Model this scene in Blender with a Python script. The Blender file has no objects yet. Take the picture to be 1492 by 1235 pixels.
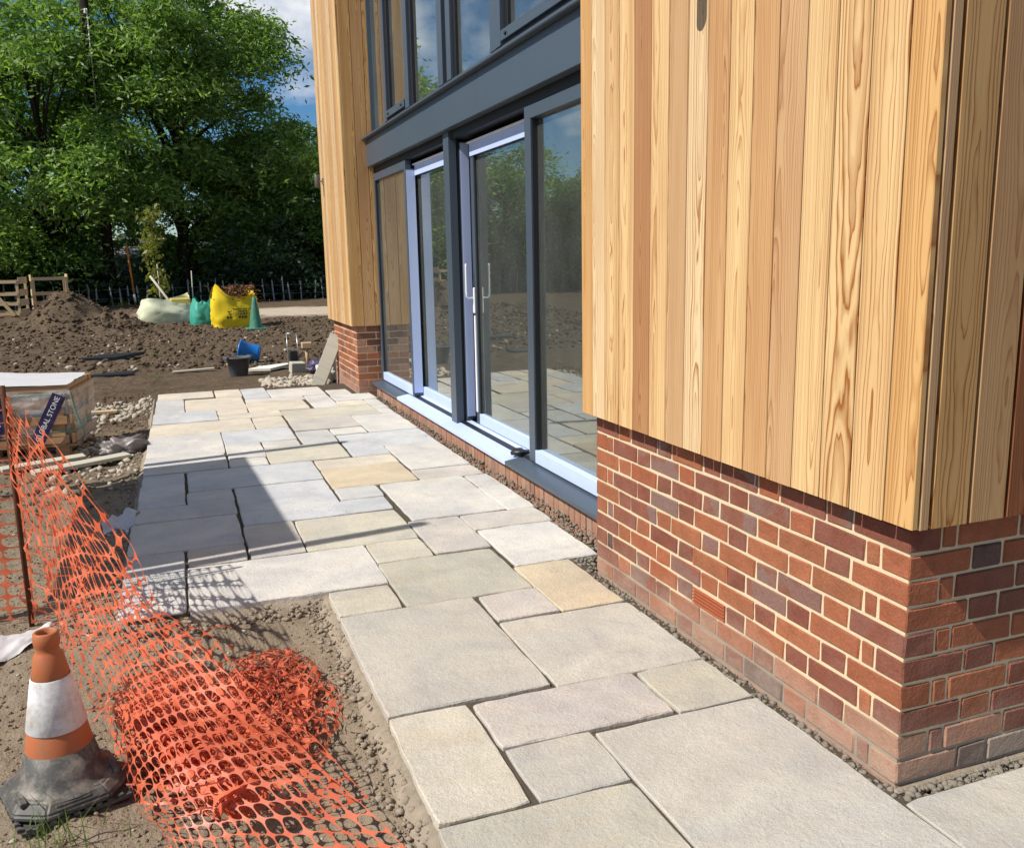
import bpy, bmesh, math, random
import numpy as np
from mathutils import Vector, Matrix

# ------------------------------------------------------------------ camera, sky, sun, exposure
scene = bpy.context.scene
CAM_F, CAM_POS = 1300.145, np.array((-1.77395, -1.75530, 1.47887))
YAW, PIT, ROL = 0.355357, -0.185964, -0.020202
_f = np.array((math.sin(YAW)*math.cos(PIT), math.cos(YAW)*math.cos(PIT), math.sin(PIT)))
_r0 = np.array((math.cos(YAW), -math.sin(YAW), 0.0)); _u0 = np.cross(_r0, _f)
_r = _r0*math.cos(ROL) + _u0*math.sin(ROL); _u = -_r0*math.sin(ROL) + _u0*math.cos(ROL)
cd = bpy.data.cameras.new('camera'); cam = bpy.data.objects.new('camera', cd)
scene.collection.objects.link(cam); scene.camera = cam
cd.sensor_width = 36.0; cd.sensor_fit = 'HORIZONTAL'; cd.lens = CAM_F/1492*36.0
cd.clip_start = 0.05; cd.clip_end = 2000
cam.matrix_world = Matrix(((_r[0], _u[0], -_f[0], CAM_POS[0]), (_r[1], _u[1], -_f[1], CAM_POS[1]),
                           (_r[2], _u[2], -_f[2], CAM_POS[2]), (0, 0, 0, 1)))
SUN_DIR = Vector((1.0, 0.15, -1.08)).normalized()          # the way the light travels
SUN_EL = math.asin(-SUN_DIR.z)
world = bpy.data.worlds.new('World'); scene.world = world; world.use_nodes = True
wn, wl = world.node_tree.nodes, world.node_tree.links
bg = wn['Background']
sky = wn.new('ShaderNodeTexSky'); sky.sky_type = 'NISHITA'; sky.sun_disc = False
sky.sun_elevation = SUN_EL; sky.sun_rotation = math.atan2(-SUN_DIR.x, -SUN_DIR.y)
sky.air_density = 1.0; sky.dust_density = 0.05; sky.ozone_density = 3.5; sky.altitude = 1200
tc = wn.new('ShaderNodeTexCoord'); mp = wn.new('ShaderNodeMapping')
mp.inputs['Scale'].default_value = (1.0, 1.0, 1.7); mp.inputs['Location'].default_value = (2.977, -1.541, -1.459)
cn = wn.new('ShaderNodeTexNoise'); cn.inputs['Scale'].default_value = 2.6; cn.inputs['Detail'].default_value = 9
cn.inputs['Roughness'].default_value = 0.56
cr = wn.new('ShaderNodeValToRGB'); cr.color_ramp.elements[0].position = 0.50; cr.color_ramp.elements[1].position = 0.61
cm = wn.new('ShaderNodeMixRGB'); cm.inputs['Color2'].default_value = (10.0, 10.2, 10.6, 1)
wl.new(tc.outputs['Generated'], mp.inputs['Vector']); wl.new(mp.outputs['Vector'], cn.inputs['Vector'])
wl.new(cn.outputs['Fac'], cr.inputs['Fac']); wl.new(cr.outputs['Color'], cm.inputs['Fac'])
hs = wn.new('ShaderNodeHueSaturation'); hs.inputs['Saturation'].default_value = 1.3; hs.inputs['Value'].default_value = 1.0
wl.new(sky.outputs['Color'], hs.inputs['Color']); wl.new(hs.outputs['Color'], cm.inputs['Color1']); wl.new(cm.outputs['Color'], bg.inputs['Color'])
bg.inputs['Strength'].default_value = 0.078
sl = bpy.data.lights.new('sun', 'SUN'); sl.energy = 4.95; sl.angle = math.radians(0.53); sl.color = (1.0, 0.955, 0.88)
so = bpy.data.objects.new('sun', sl); scene.collection.objects.link(so)
so.rotation_euler = SUN_DIR.to_track_quat('-Z', 'Y').to_euler(); so.location = (-20, -5, 25)
vs = scene.view_settings; vs.view_transform = 'Standard'; vs.look = 'None'; vs.gamma = 1.0; vs.exposure = 0.22
vs.use_curve_mapping = False

# ------------------------------------------------------------------ helpers
COL = scene.collection
rnd = random.Random(7)
def ray(u, v):
    return _r*(u-746)/CAM_F - _u*(v-617.5)/CAM_F + _f
def onz(u, v, z=0.0):
    d = ray(u, v); return CAM_POS + d*((z-CAM_POS[2])/d[2])
def ony(u, v, y):
    d = ray(u, v); return CAM_POS + d*((y-CAM_POS[1])/d[1])
def lin(c):
    return tuple(((x/255)/12.92 if x/255 <= .04045 else ((x/255+.055)/1.055)**2.4) for x in c)
def hash2(ix, iy, s):
    h = (ix*374761393 + iy*668265263 + s*2147483647) & 0xffffffff
    h = ((h ^ (h >> 13))*1274126177) & 0xffffffff
    return ((h ^ (h >> 16)) & 0xffff)/65535.0
def vnoise(x, y, s=0):
    x = np.asarray(x, float); y = np.asarray(y, float)
    ix = np.floor(x).astype(np.int64); iy = np.floor(y).astype(np.int64)
    fx, fy = x-ix, y-iy; fx = fx*fx*(3-2*fx); fy = fy*fy*(3-2*fy)
    a = hash2(ix, iy, s); b = hash2(ix+1, iy, s); c = hash2(ix, iy+1, s); d = hash2(ix+1, iy+1, s)
    return (a*(1-fx)+b*fx)*(1-fy) + (c*(1-fx)+d*fx)*fy
def fbm(x, y, s=0, o=4, g=0.5):
    t = 0; a = 1; n = 0
    for k in range(o):
        t = t + a*(vnoise(x*2**k+k*17.3, y*2**k-k*9.1, s+k)-0.5); n += a; a *= g
    return t/n*2
def smooth(a, b, x):
    t = np.clip((x-a)/(b-a), 0, 1); return t*t*(3-2*t)

def mesh_np(name, V, F, mat=None, smooth_sh=False):
    V = np.asarray(V, np.float32); F = np.asarray(F, np.int32); k = F.shape[1]
    me = bpy.data.meshes.new(name)
    me.vertices.add(len(V)); me.vertices.foreach_set('co', V.ravel())
    me.loops.add(F.size); me.loops.foreach_set('vertex_index', F.ravel())
    me.polygons.add(len(F)); me.polygons.foreach_set('loop_start', np.arange(0, F.size, k, dtype=np.int32))
    if smooth_sh: me.polygons.foreach_set('use_smooth', np.ones(len(F), bool))
    me.update(calc_edges=True); me.validate()
    if mat: me.materials.append(mat)
    return me
def link(name, me, parent=None, loc=None, rot=None):
    o = bpy.data.objects.new(name, me); COL.objects.link(o)
    if loc is not None: o.location = loc
    if rot is not None: o.rotation_euler = rot
    if parent is not None: o.parent = parent
    return o
def tag(o, label=None, cat=None, group=None, kind=None):
    if label: o['label'] = label
    if cat: o['category'] = cat
    if group: o['group'] = group
    if kind: o['kind'] = kind
    return o
def empty(name, loc, label, cat, group=None, rz=0):
    o = bpy.data.objects.new(name, None); COL.objects.link(o); o.location = loc; o.rotation_euler = (0, 0, rz)
    o.empty_display_size = .1
    return tag(o, label, cat, group)
def bm_done(bm, name, mat, parent=None, loc=None, rot=None, sm=False, bev=0, seg=1):
    if bev:
        bmesh.ops.bevel(bm, geom=bm.edges[:], offset=bev, segments=seg, affect='EDGES', clamp_overlap=True)
    bmesh.ops.recalc_face_normals(bm, faces=bm.faces[:])
    me = bpy.data.meshes.new(name); bm.to_mesh(me); bm.free()
    if mat: me.materials.append(mat)
    if sm:
        for f in me.polygons: f.use_smooth = True
    return link(name, me, parent, loc, rot)
def add_box(bm, a, b):
    x0, y0, z0 = a; x1, y1, z1 = b
    v = [bm.verts.new(c) for c in ((x0,y0,z0),(x1,y0,z0),(x1,y1,z0),(x0,y1,z0),(x0,y0,z1),(x1,y0,z1),(x1,y1,z1),(x0,y1,z1))]
    for f in ((0,3,2,1),(4,5,6,7),(0,1,5,4),(1,2,6,5),(2,3,7,6),(3,0,4,7)): bm.faces.new([v[i] for i in f])
    return v
def box(name, a, b, mat, parent=None, bev=0.0):
    """a box between two corners; its origin is its centre"""
    c = [(p+q)/2 for p, q in zip(a, b)]
    bm = bmesh.new(); add_box(bm, [p-m for p, m in zip(a, c)], [q-m for q, m in zip(b, c)])
    o = bm_done(bm, name, mat, parent, bev=bev); o.location = c
    return o
def tube_np(pts, rad, n=8, cap=True):
    pts = np.asarray(pts, float); rad = np.broadcast_to(np.asarray(rad, float), (len(pts),))
    T = np.gradient(pts, axis=0); T /= np.linalg.norm(T, axis=1)[:, None]+1e-9
    ref = np.array((0, 0, 1.0)) if abs(T[0][2]) < .9 else np.array((1.0, 0, 0))
    V = []
    for t, q, r in zip(T, pts, rad):
        a = np.cross(t, ref); a /= np.linalg.norm(a)+1e-9; b = np.cross(t, a); ref = np.cross(a, t)
        for k in range(n):
            w = 2*math.pi*k/n; V.append(q + r*(math.cos(w)*a+math.sin(w)*b))
    F = [[i*n+k, i*n+(k+1) % n, (i+1)*n+(k+1) % n, (i+1)*n+k] for i in range(len(pts)-1) for k in range(n)]
    if cap:
        m = len(V); V.append(pts[0]); V.append(pts[-1]); l = (len(pts)-1)*n
        F += [[m, (k+1) % n, k, k] for k in range(n)] if False else []
        for k in range(0, n, 2):
            F.append([m, (k+2) % n, (k+1) % n, k]); F.append([m+1, l+k, l+(k+1) % n, l+(k+2) % n])
    return np.array(V), np.array(F)
def tube(name, pts, rad, mat, parent=None, n=8, sm=True):
    V, F = tube_np(pts, rad, n); return link(name, mesh_np(name, V, F, mat, sm), parent)
def merge(parts):
    Vs, Fs, o = [], [], 0
    for V, F in parts:
        Vs.append(V); Fs.append(np.asarray(F)+o); o += len(V)
    return np.concatenate(Vs), np.concatenate(Fs)
def lathe(name, prof, mat, parent=None, n=32, loc=None, rot=None, sm=True):
    bm = bmesh.new(); rings = []
    for r, z in prof:
        rings.append([bm.verts.new((r*math.cos(2*math.pi*k/n), r*math.sin(2*math.pi*k/n), z)) for k in range(n)])
    for a, b in zip(rings, rings[1:]):
        for k in range(n): bm.faces.new((a[k], a[(k+1) % n], b[(k+1) % n], b[k]))
    return bm_done(bm, name, mat, parent, loc, rot, sm)

# ------------------------------------------------------------------ materials
class NM:
    def __init__(s, name, rough=0.7, spec=0.3):
        s.m = bpy.data.materials.new(name); s.m.use_nodes = True
        s.t = s.m.node_tree; s.b = s.t.nodes['Principled BSDF']; s.out = s.t.nodes['Material Output']
        s.b.inputs['Roughness'].default_value = rough; s.b.inputs['Specular IOR Level'].default_value = spec
    def n(s, typ, **kw):
        nd = s.t.nodes.new('ShaderNode'+typ)
        for k, v in kw.items():
            if k in nd.inputs: nd.inputs[k].default_value = v
            else: setattr(nd, k, v)
        return nd
    def l(s, a, b): s.t.links.new(a, b)
    def math(s, op, a, b=None, c=None, clamp=False):
        nd = s.t.nodes.new('ShaderNodeMath'); nd.operation = op; nd.use_clamp = clamp
        for i, x in enumerate((a, b, c)):
            if x is None: continue
            if isinstance(x, (int, float)): nd.inputs[i].default_value = x
            else: s.l(x, nd.inputs[i])
        return nd.outputs[0]
    def noise(s, vec, scale, detail=4, rough=.55, out='Fac', dist=0):
        nd = s.n('TexNoise'); nd.inputs['Scale'].default_value = scale; nd.inputs['Detail'].default_value = detail
        nd.inputs['Roughness'].default_value = rough; nd.inputs['Distortion'].default_value = dist
        if vec is not None: s.l(vec, nd.inputs['Vector'])
        return nd.outputs[out]
    def ramp(s, fac, stops):
        nd = s.n('ValToRGB'); e = nd.color_ramp.elements
        while len(e) < len(stops): e.new(.5)
        for q, (p_, c) in zip(e, stops):
            q.position = p_; q.color = (c, c, c, 1) if isinstance(c, (int, float)) else (*c, 1)
        s.l(fac, nd.inputs['Fac']); return nd.outputs['Color']
    def mix(s, fac, a, b, typ='MIX'):
        nd = s.n('MixRGB'); nd.blend_type = typ
        for i, x in enumerate((fac, a, b)):
            if isinstance(x, (int, float)): nd.inputs[i].default_value = x if i == 0 else (x, x, x, 1)
            elif isinstance(x, tuple): nd.inputs[i].default_value = (*x, 1)
            else: s.l(x, nd.inputs[i])
        return nd.outputs[0]
    def geo(s, o='Position'): return s.n('NewGeometry').outputs[o]
    def obj(s): return s.n('TexCoord').outputs['Object']
    def oinfo(s, o): return s.n('ObjectInfo').outputs[o]
    def color(s, c): 
        if isinstance(c, tuple): s.b.inputs['Base Color'].default_value = (*c, 1)
        else: s.l(c, s.b.inputs['Base Color'])
    def bump(s, h, strength=.3, dist=.01):
        nd = s.n('Bump'); nd.inputs['Strength'].default_value = strength; nd.inputs['Distance'].default_value = dist
        s.l(h, nd.inputs['Height']); s.l(nd.outputs[0], s.b.inputs['Normal'])
def plain(name, c, rough=.6, spec=.3, var=.12, scale=8, bump=0.0, metal=0.0):
    m = NM(name, rough, spec); p = m.geo()
    f = m.noise(p, scale, 5, .6)
    m.color(m.mix(f, tuple(x*(1-var) for x in c), tuple(min(1, x*(1+var)) for x in c)))
    if bump: m.bump(m.noise(p, scale*6, 4), bump, .004)
    m.b.inputs['Metallic'].default_value = metal
    return m.m

def make_wood():
    m = NM('larch_cladding', .55, .25); o = m.obj(); rn = m.oinfo('Random'); oc = m.n('ObjectInfo')
    sep = m.n('SeparateXYZ'); m.l(o, sep.inputs[0]); x, z = sep.outputs['X'], sep.outputs['Z']
    wn_ = m.n('TexWhiteNoise'); wn_.noise_dimensions = '1D'; m.l(m.math('MULTIPLY', rn, 531.7), wn_.inputs['W'])
    ws = m.n('SeparateXYZ'); m.l(wn_.outputs['Color'], ws.inputs[0]); r1, r2, r3 = ws.outputs
    cb = m.n('CombineXYZ'); m.l(m.math('MULTIPLY', x, 6.0), cb.inputs[0]); m.l(m.math('MULTIPLY', rn, 90.0), cb.inputs[1])
    m.l(m.math('MULTIPLY', z, 1.15), cb.inputs[2])
    warp = m.math('SUBTRACT', m.noise(cb.outputs[0], 1.0, 3, .5), .5)
    cb2 = m.n('CombineXYZ'); m.l(m.math('MULTIPLY', x, 30.0), cb2.inputs[0]); m.l(m.math('MULTIPLY', rn, 33.0), cb2.inputs[1])
    m.l(m.math('MULTIPLY', z, 5.0), cb2.inputs[2])
    warp2 = m.math('SUBTRACT', m.noise(cb2.outputs[0], 1.0, 2, .5), .5)
    fl = oc.outputs['Alpha']                                  # how strongly a board is flat-sawn
    xc = m.math('ADD', x, m.math('MULTIPLY', m.math('SUBTRACT', r1, .5), m.math('SUBTRACT', .16, m.math('MULTIPLY', fl, .12))))
    d0 = m.math('ADD', m.math('MULTIPLY', r2, .05), m.math('MULTIPLY', warp, .085))
    d1 = m.math('ADD', d0, m.math('MULTIPLY', m.math('MULTIPLY', m.math('SUBTRACT', r3, .5), .045), z))
    d2 = m.math('ADD', d1, m.math('MULTIPLY', warp2, m.math('ADD', .008, m.math('MULTIPLY', fl, .012))))
    rr = m.math('SQRT', m.math('ADD', m.math('MULTIPLY', xc, xc), m.math('MULTIPLY', d2, d2)))
    freq = m.math('SUBTRACT', 165.0, m.math('MULTIPLY', fl, 78.0))
    wob = m.n('TexNoise'); wob.noise_dimensions = '1D'; wob.inputs['Scale'].default_value = 1.0; m.l(m.math('ADD', m.math('MULTIPLY', rr, 75.0), m.math('MULTIPLY', rn, 50.0)), wob.inputs['W'])
    ph = m.math('FRACT', m.math('ADD', m.math('MULTIPLY', rr, freq), m.math('MULTIPLY', wob.outputs['Fac'], 1.5)))
    late = m.ramp(ph, [(0, .6), (.08, .08), (.45, .03), (.80, .45), (.96, 1.0)])
    fine = m.n('CombineXYZ'); m.l(m.math('MULTIPLY', x, 420.0), fine.inputs[0]); m.l(m.math('MULTIPLY', z, 6.0), fine.inputs[2]); m.l(m.math('MULTIPLY', rn, 40.0), fine.inputs[1])
    fib = m.noise(fine.outputs[0], 1.0, 2, .6)
    pat = m.n('CombineXYZ'); m.l(m.math('MULTIPLY', x, 9.0), pat.inputs[0]); m.l(m.math('MULTIPLY', rn, 71.0), pat.inputs[1]); m.l(m.math('MULTIPLY', z, .9), pat.inputs[2])
    sap = m.ramp(m.noise(pat.outputs[0], 1.0, 3, .5), [(.42, 0.0), (.58, 1.0)])
    base = m.mix(m.math('MULTIPLY', sap, .38), oc.outputs['Color'], m.mix(1.0, oc.outputs['Color'], (.74, .60, .50), 'MULTIPLY'))
    dark = m.mix(1.0, base, (.46, .25, .12), 'MULTIPLY')
    k = m.math('MULTIPLY', late, m.math('ADD', .60, m.math('MULTIPLY', fl, .40)))
    c = m.mix(k, base, dark)
    c = m.mix(.42, c, m.mix(fib, (.62, .54, .46), (1.08, 1.06, 1.04)), 'MULTIPLY')
    # a few knots
    cv = m.n('CombineXYZ'); m.l(m.math('ADD', m.math('MULTIPLY', x, 9.0), m.math('MULTIPLY', rn, 57.0)), cv.inputs[0]); m.l(m.math('MULTIPLY', z, 1.6), cv.inputs[2])
    vo = m.n('TexVoronoi'); vo.inputs['Scale'].default_value = 1.0; m.l(cv.outputs[0], vo.inputs['Vector'])
    kn = m.ramp(vo.outputs['Distance'], [(.025, 1.0), (.06, 0.0)])
    c = m.mix(m.math('MULTIPLY', kn, .8), c, (.13, .065, .03))
    m.color(c); m.bump(m.math('ADD', m.math('MULTIPLY', fib, .5), m.math('MULTIPLY', late, .5)), .18, .0015)
    return m.m
def make_brick():
    m = NM('clay_brick', .85, .15); o = m.obj(); p = m.geo(); rn = m.oinfo('Random'); oc = m.n('ObjectInfo')
    off = m.n('VectorMath'); off.operation = 'ADD'; m.l(o, off.inputs[0])
    cb = m.n('CombineXYZ'); m.l(m.math('MULTIPLY', rn, 37.0), cb.inputs[0]); m.l(m.math('MULTIPLY', rn, 91.0), cb.inputs[2]); m.l(cb.outputs[0], off.inputs[1])
    v = off.outputs[0]
    n1 = m.noise(v, 14, 4, .6); n2 = m.noise(v, 120, 4, .65); n3 = m.noise(v, 7, 2, .5)
    c = m.mix(n1, m.mix(1.0, oc.outputs['Color'], (.66, .64, .66), 'MULTIPLY'), m.mix(1.0, oc.outputs['Color'], (1.22, 1.2, 1.15), 'MULTIPLY'))
    # kiss marks: a bluish-grey patch with a hard edge on some bricks (strength in the alpha channel)
    km = m.math('MULTIPLY', m.ramp(n3, [(.44, 0.0), (.50, 1.0)]), oc.outputs['Alpha'])
    c = m.mix(m.math('MULTIPLY', km, .75), c, (.20, .150, .135))
    c = m.mix(m.math('MULTIPLY', m.ramp(n2, [(.62, 0.0), (.75, 1.0)]), .35), c, (.46, .32, .24))
    c = m.mix(.55, c, m.ramp(m.noise(v, 210, 2, .6), [(.3, .60), (.52, 1.0), (.75, 1.12)]), 'MULTIPLY')
    # lime and splash dirt on the lowest courses
    sp = m.n('SeparateXYZ'); m.l(p, sp.inputs[0])
    h = m.math('ADD', sp.outputs['Z'], m.math('MULTIPLY', m.math('SUBTRACT', m.noise(p, 3.5, 4, .6), .5), .42))
    low = m.ramp(h, [(.0, 1.0), (.21, 0.0)])
    c = m.mix(m.math('MULTIPLY', low, m.math('ADD', .08, m.math('MULTIPLY', m.noise(p, 22, 4, .65), .50))), c, (.50, .40, .31))
    m.color(c); m.bump(m.math('ADD', m.math('MULTIPLY', n2, .6), m.math('MULTIPLY', m.noise(v, 45, 3), .9)), .85, .005)
    return m.m
def make_mortar():
    m = NM('lime_mortar', .9, .1); p = m.geo()
    sp = m.n('SeparateXYZ'); m.l(p, sp.inputs[0])
    h = m.math('ADD', sp.outputs['Z'], m.math('MULTIPLY', m.math('SUBTRACT', m.noise(p, 4, 3), .5), .2))
    c = m.mix(m.noise(p, 60, 4, .6), (.54, .435, .28), (.69, .57, .38))
    c = m.mix(m.ramp(h, [(.09, 1.0), (.17, 0.0)]), c, (.30, .26, .20))
    m.color(c); m.bump(m.noise(p, 180, 3), .5, .003); return m.m
def make_stone():
    m = NM('sandstone_paving', .8, .2); o = m.obj(); p = m.geo(); oc = m.n('ObjectInfo'); rn = oc.outputs['Random']
    off = m.n('VectorMath'); off.operation = 'ADD'; m.l(o, off.inputs[0])
    cb = m.n('CombineXYZ'); m.l(m.math('MULTIPLY', rn, 61.0), cb.inputs[0]); m.l(m.math('MULTIPLY', rn, 23.0), cb.inputs[1]); m.l(cb.outputs[0], off.inputs[1]); v = off.outputs[0]
    a = m.noise(v, 2.6, 5, .6, dist=.6); b = m.noise(v, 70, 4, .7); d = m.noise(v, 9, 5, .65)
    c = m.mix(m.ramp(a, [(.3, 0.0), (.7, 1.0)]), m.mix(1.0, oc.outputs['Color'], (.80, .81, .85), 'MULTIPLY'), m.mix(1.0, oc.outputs['Color'], (1.10, 1.07, 1.02), 'MULTIPLY'))
    # warm iron bands on some slabs
    st = m.n('Mapping'); st.inputs['Scale'].default_value = (1.2, 5.0, 1.0); st.inputs['Rotation'].default_value = (0, 0, .5); m.l(v, st.inputs['Vector'])
    band = m.ramp(m.noise(st.outputs[0], 1.6, 4, .55, dist=.8), [(.52, 0.0), (.70, 1.0)])
    c = m.mix(m.math('MULTIPLY', band, m.math('MULTIPLY', oc.outputs['Alpha'], .6)), c, (.58, .40, .22))
    c = m.mix(m.math('MULTIPLY', m.ramp(d, [(.50, 0.0), (.72, 1.0)]), .30), c, m.mix(1.0, c, (.70, .68, .66), 'MULTIPLY'))
    c = m.mix(.42, c, m.mix(b, (.52, .52, .53), (1.05, 1.05, 1.05)), 'MULTIPLY')
    gr = m.ramp(m.noise(v, 260, 2, .6), [(.32, .62), (.5, 1.0), (.72, 1.12)])
    c = m.mix(m.math('ADD', .50, m.math('MULTIPLY', rn, .4)), c, gr, 'MULTIPLY')
    c = m.mix(m.math('MULTIPLY', m.ramp(m.noise(v, 38, 5, .75), [(.56, 0.0), (.66, 1.0)]), .22), c, (.40, .33, .25))
    vn = m.ramp(m.math('ABSOLUTE', m.math('SUBTRACT', m.noise(v, 3.2, 5, .6, dist=1.2), .5)), [(.0, 1.0), (.012, 0.0)])
    c = m.mix(m.math('MULTIPLY', vn, m.math('MULTIPLY', rn, .30)), c, (.34, .28, .22))
    # mud dusted along here and there
    dirt = m.ramp(m.noise(p, 1.7, 5, .65), [(.54, 0.0), (.78, 1.0)])
    c = m.mix(m.math('MULTIPLY', dirt, .5), c, (.36, .30, .23))
    m.color(c)
    m.bump(m.math('ADD', m.math('MULTIPLY', m.noise(v, 5, 6, .62), 1.0), m.math('MULTIPLY', b, .34)), .85, .016)
    return m.m
def make_soil():
    m = NM('garden_soil', .95, .05); p = m.geo(); sp = m.n('SeparateXYZ'); m.l(p, sp.inputs[0])
    a = m.noise(p, .9, 5, .6); b = m.noise(p, 26, 5, .7); d = m.noise(p, 6, 4, .6)
    c = m.mix(m.ramp(b, [(.3, 0.0), (.7, 1.0)]), (.064, .044, .029), (.18, .132, .088))
    tan = m.mix(b, (.165, .128, .088), (.33, .265, .19))
    # trodden pale earth beside the paving, darker dug topsoil further out
    near = m.math('ADD', m.math('ADD', m.math('MULTIPLY', sp.outputs['Y'], .16), m.math('MULTIPLY', a, -1.1)), m.math('MULTIPLY', d, .5))
    c = m.mix(m.math('MULTIPLY', m.ramp(m.noise(p, 2.2, 5, .65), [(.50, 0.0), (.62, 1.0)]), .45), c, (.055, .040, .028))
    c = m.mix(m.ramp(near, [(.30, 1.0), (1.65, 0.0)]), c, tan)
    # strip of pale sand and hard standing before the hedge
    sy = m.math('ADD', sp.outputs['Y'], m.math('MULTIPLY', m.math('SUBTRACT', m.noise(p, .35, 4), .5), 3.5))
    band = m.math('MULTIPLY', m.ramp(m.math('DIVIDE', sy, 50.0), [(.485, 0.0), (.50, 1.0), (.585, 1.0), (.60, 0.0)]), m.ramp(m.math('ADD', m.math('DIVIDE', sp.outputs['X'], 20.0), .5), [(.34, 0.0), (.38, 1.0)]))
    c = m.mix(m.math('MULTIPLY', band, .9), c, m.mix(d, (.42, .34, .25), (.58, .49, .38)))
    m.color(c); m.bump(m.math('ADD', b, m.math('MULTIPLY', m.noise(p, 90, 3, .6), .4)), .9, .02); return m.m
def make_leaf(name, c0, c1, trans=.35):
    m = NM(name, .5, .35); r = m.geo('Random Per Island')
    c = m.mix(m.math('MULTIPLY', r, m.ramp(m.noise(m.obj(), .55, 3, .5), [(.38, .30), (.60, 1.0)])), c0, c1); m.color(c)
    tr = m.n('BsdfTranslucent'); m.l(m.mix(1.0, c, (1.5, 1.7, .6), 'MULTIPLY'), tr.inputs['Color'])
    mx = m.n('MixShader'); mx.inputs[0].default_value = trans
    m.l(m.b.outputs[0], mx.inputs[1]); m.l(tr.outputs[0], mx.inputs[2]); m.l(mx.outputs[0], m.out.inputs['Surface']); return m.m
def make_glass():
    m = NM('coated_glass'); gl = m.n('BsdfGlossy'); gl.inputs['Roughness'].default_value = 0.004; gl.inputs['Color'].default_value = (.92, .96, .93, 1)
    tr = m.n('BsdfTransparent'); tr.inputs['Color'].default_value = (.72, .80, .74, 1)
    fr = m.n('Fresnel'); fr.inputs['IOR'].default_value = 2.1
    mx = m.n('MixShader'); m.l(m.math('MINIMUM', m.math('MULTIPLY', fr.outputs[0], 1.9), .95), mx.inputs[0]); m.l(tr.outputs[0], mx.inputs[1]); m.l(gl.outputs[0], mx.inputs[2])
    sm = m.n('Mapping'); sm.inputs['Scale'].default_value = (1, 1.2, .8); sm.inputs['Rotation'].default_value = (.5, 0, 0); m.l(m.geo(), sm.inputs['Vector'])
    df = m.n('BsdfDiffuse'); df.inputs['Color'].default_value = (.70, .74, .68, 1); m2 = m.n('MixShader')
    m.l(m.ramp(m.noise(sm.outputs[0], 1.6, 5, .65), [(.30, .03), (.80, .08)]), m2.inputs[0]); m.l(mx.outputs[0], m2.inputs[1]); m.l(df.outputs[0], m2.inputs[2])
    m.l(m2.outputs[0], m.out.inputs['Surface']); m.t.nodes.remove(m.b); return m.m
def make_clear(name, tint, op=.35, rough=.15):
    m = NM(name, rough, .6); m.color(tint); tr = m.n('BsdfTransparent'); mx = m.n('MixShader')
    f = m.ramp(m.noise(m.geo(), 9, 4, .6), [(.35, op*.5), (.7, min(1, op*1.7))])
    m.l(f, mx.inputs[0]); m.l(tr.outputs[0], mx.inputs[1]); m.l(m.b.outputs[0], mx.inputs[2]); m.l(mx.outputs[0], m.out.inputs['Surface'])
    m.bump(m.noise(m.geo(), 14, 4), .6, .02); return m.m
def make_net():
    m = NM('orange_mesh_plastic', .42, .4); c = m.mix(m.ramp(m.noise(m.geo(), 9, 5, .65), [(.3, 0.0), (.7, 1.0)]), (.52, .085, .034), (.76, .215, .11)); c = m.mix(m.math('MULTIPLY', m.ramp(m.noise(m.geo(), 23, 4, .7), [(.54, 0.0), (.70, 1.0)]), .45), c, (.40, .22, .14)); m.color(c)
    tr = m.n('BsdfTranslucent'); tr.inputs['Color'].default_value = (.9, .16, .05, 1); mx = m.n('MixShader'); mx.inputs[0].default_value = .22
    m.l(m.b.outputs[0], mx.inputs[1]); m.l(tr.outputs[0], mx.inputs[2]); m.l(mx.outputs[0], m.out.inputs['Surface']); return m.m
def make_timber(name, c0, c1, rough=.8):
    m = NM(name, rough, .15); st = m.n('Mapping'); st.inputs['Scale'].default_value = (3, 40, 40); m.l(m.obj(), st.inputs['Vector'])
    m.color(m.mix(m.noise(st.outputs[0], 1.0, 4, .6), c0, c1)); m.bump(m.noise(st.outputs[0], 2.0, 3), .3, .003); return m.m
def make_cone_rubber(name, c, dirt=(.20, .16, .12), amt=.5):
    m = NM(name, .55, .35); p = m.geo(); f = m.ramp(m.noise(p, 16, 6, .7), [(.46, 0.0), (.68, 1.0)])
    m.color(m.mix(m.math('MULTIPLY', f, amt), c, dirt)); m.bump(m.noise(p, 60, 4), .25, .003); return m.m

WOOD, BRICK, MORTAR, STONE, SOIL, GLASS, NET = make_wood(), make_brick(), make_mortar(), make_stone(), make_soil(), make_glass(), make_net()
FRAME = plain('anthracite_frame', (.060, .080, .104), .38, .45, .06, 3)
DARKFR = plain('black_gasket', (.012, .013, .016), .5, .3)
FILM = plain('blue_protective_film', (.47, .56, .82), .45, .4, .05, 6)
WHITE = plain('white_plastic', (.78, .78, .78), .4, .4, .04)
BEDM = plain('sharp_sand_bed', (.085, .07, .052), .95, .05, .4, 20, .8)
CEMENT = plain('mortar_haunch', (.29, .24, .18), .95, .05, .45, 24, 1.0)
TERRA = plain('terracotta', (.36, .105, .05), .8, .1, .2, 30, .2)
MEMBR = plain('breather_membrane', (.02, .02, .02), .8, .1)
PLASTER = plain('grey_plaster', (.52, .54, .50), .9, .1, .05, 2)
SCREED = plain('floor_screed', (.30, .30, .28), .9, .1, .1, 2)
STEEL = plain('brushed_steel', (.42, .41, .39), .35, .5, .1, 10, 0, .8)
STONE_CREAM = plain('cream_stone_slab', (.74, .71, .61), .85, .15, .1, 6, .3)
PALLETW = make_timber('pallet_softwood', (.30, .17, .09), (.50, .31, .18))
PALEW = make_timber('pale_crate_wood', (.42, .29, .16), (.66, .49, .30))
OLDW = make_timber('weathered_plank', (.36, .33, .26), (.58, .54, .44))
RUSTW = make_timber('rusty_stake', (.05, .022, .012), (.12, .05, .025))
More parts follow.
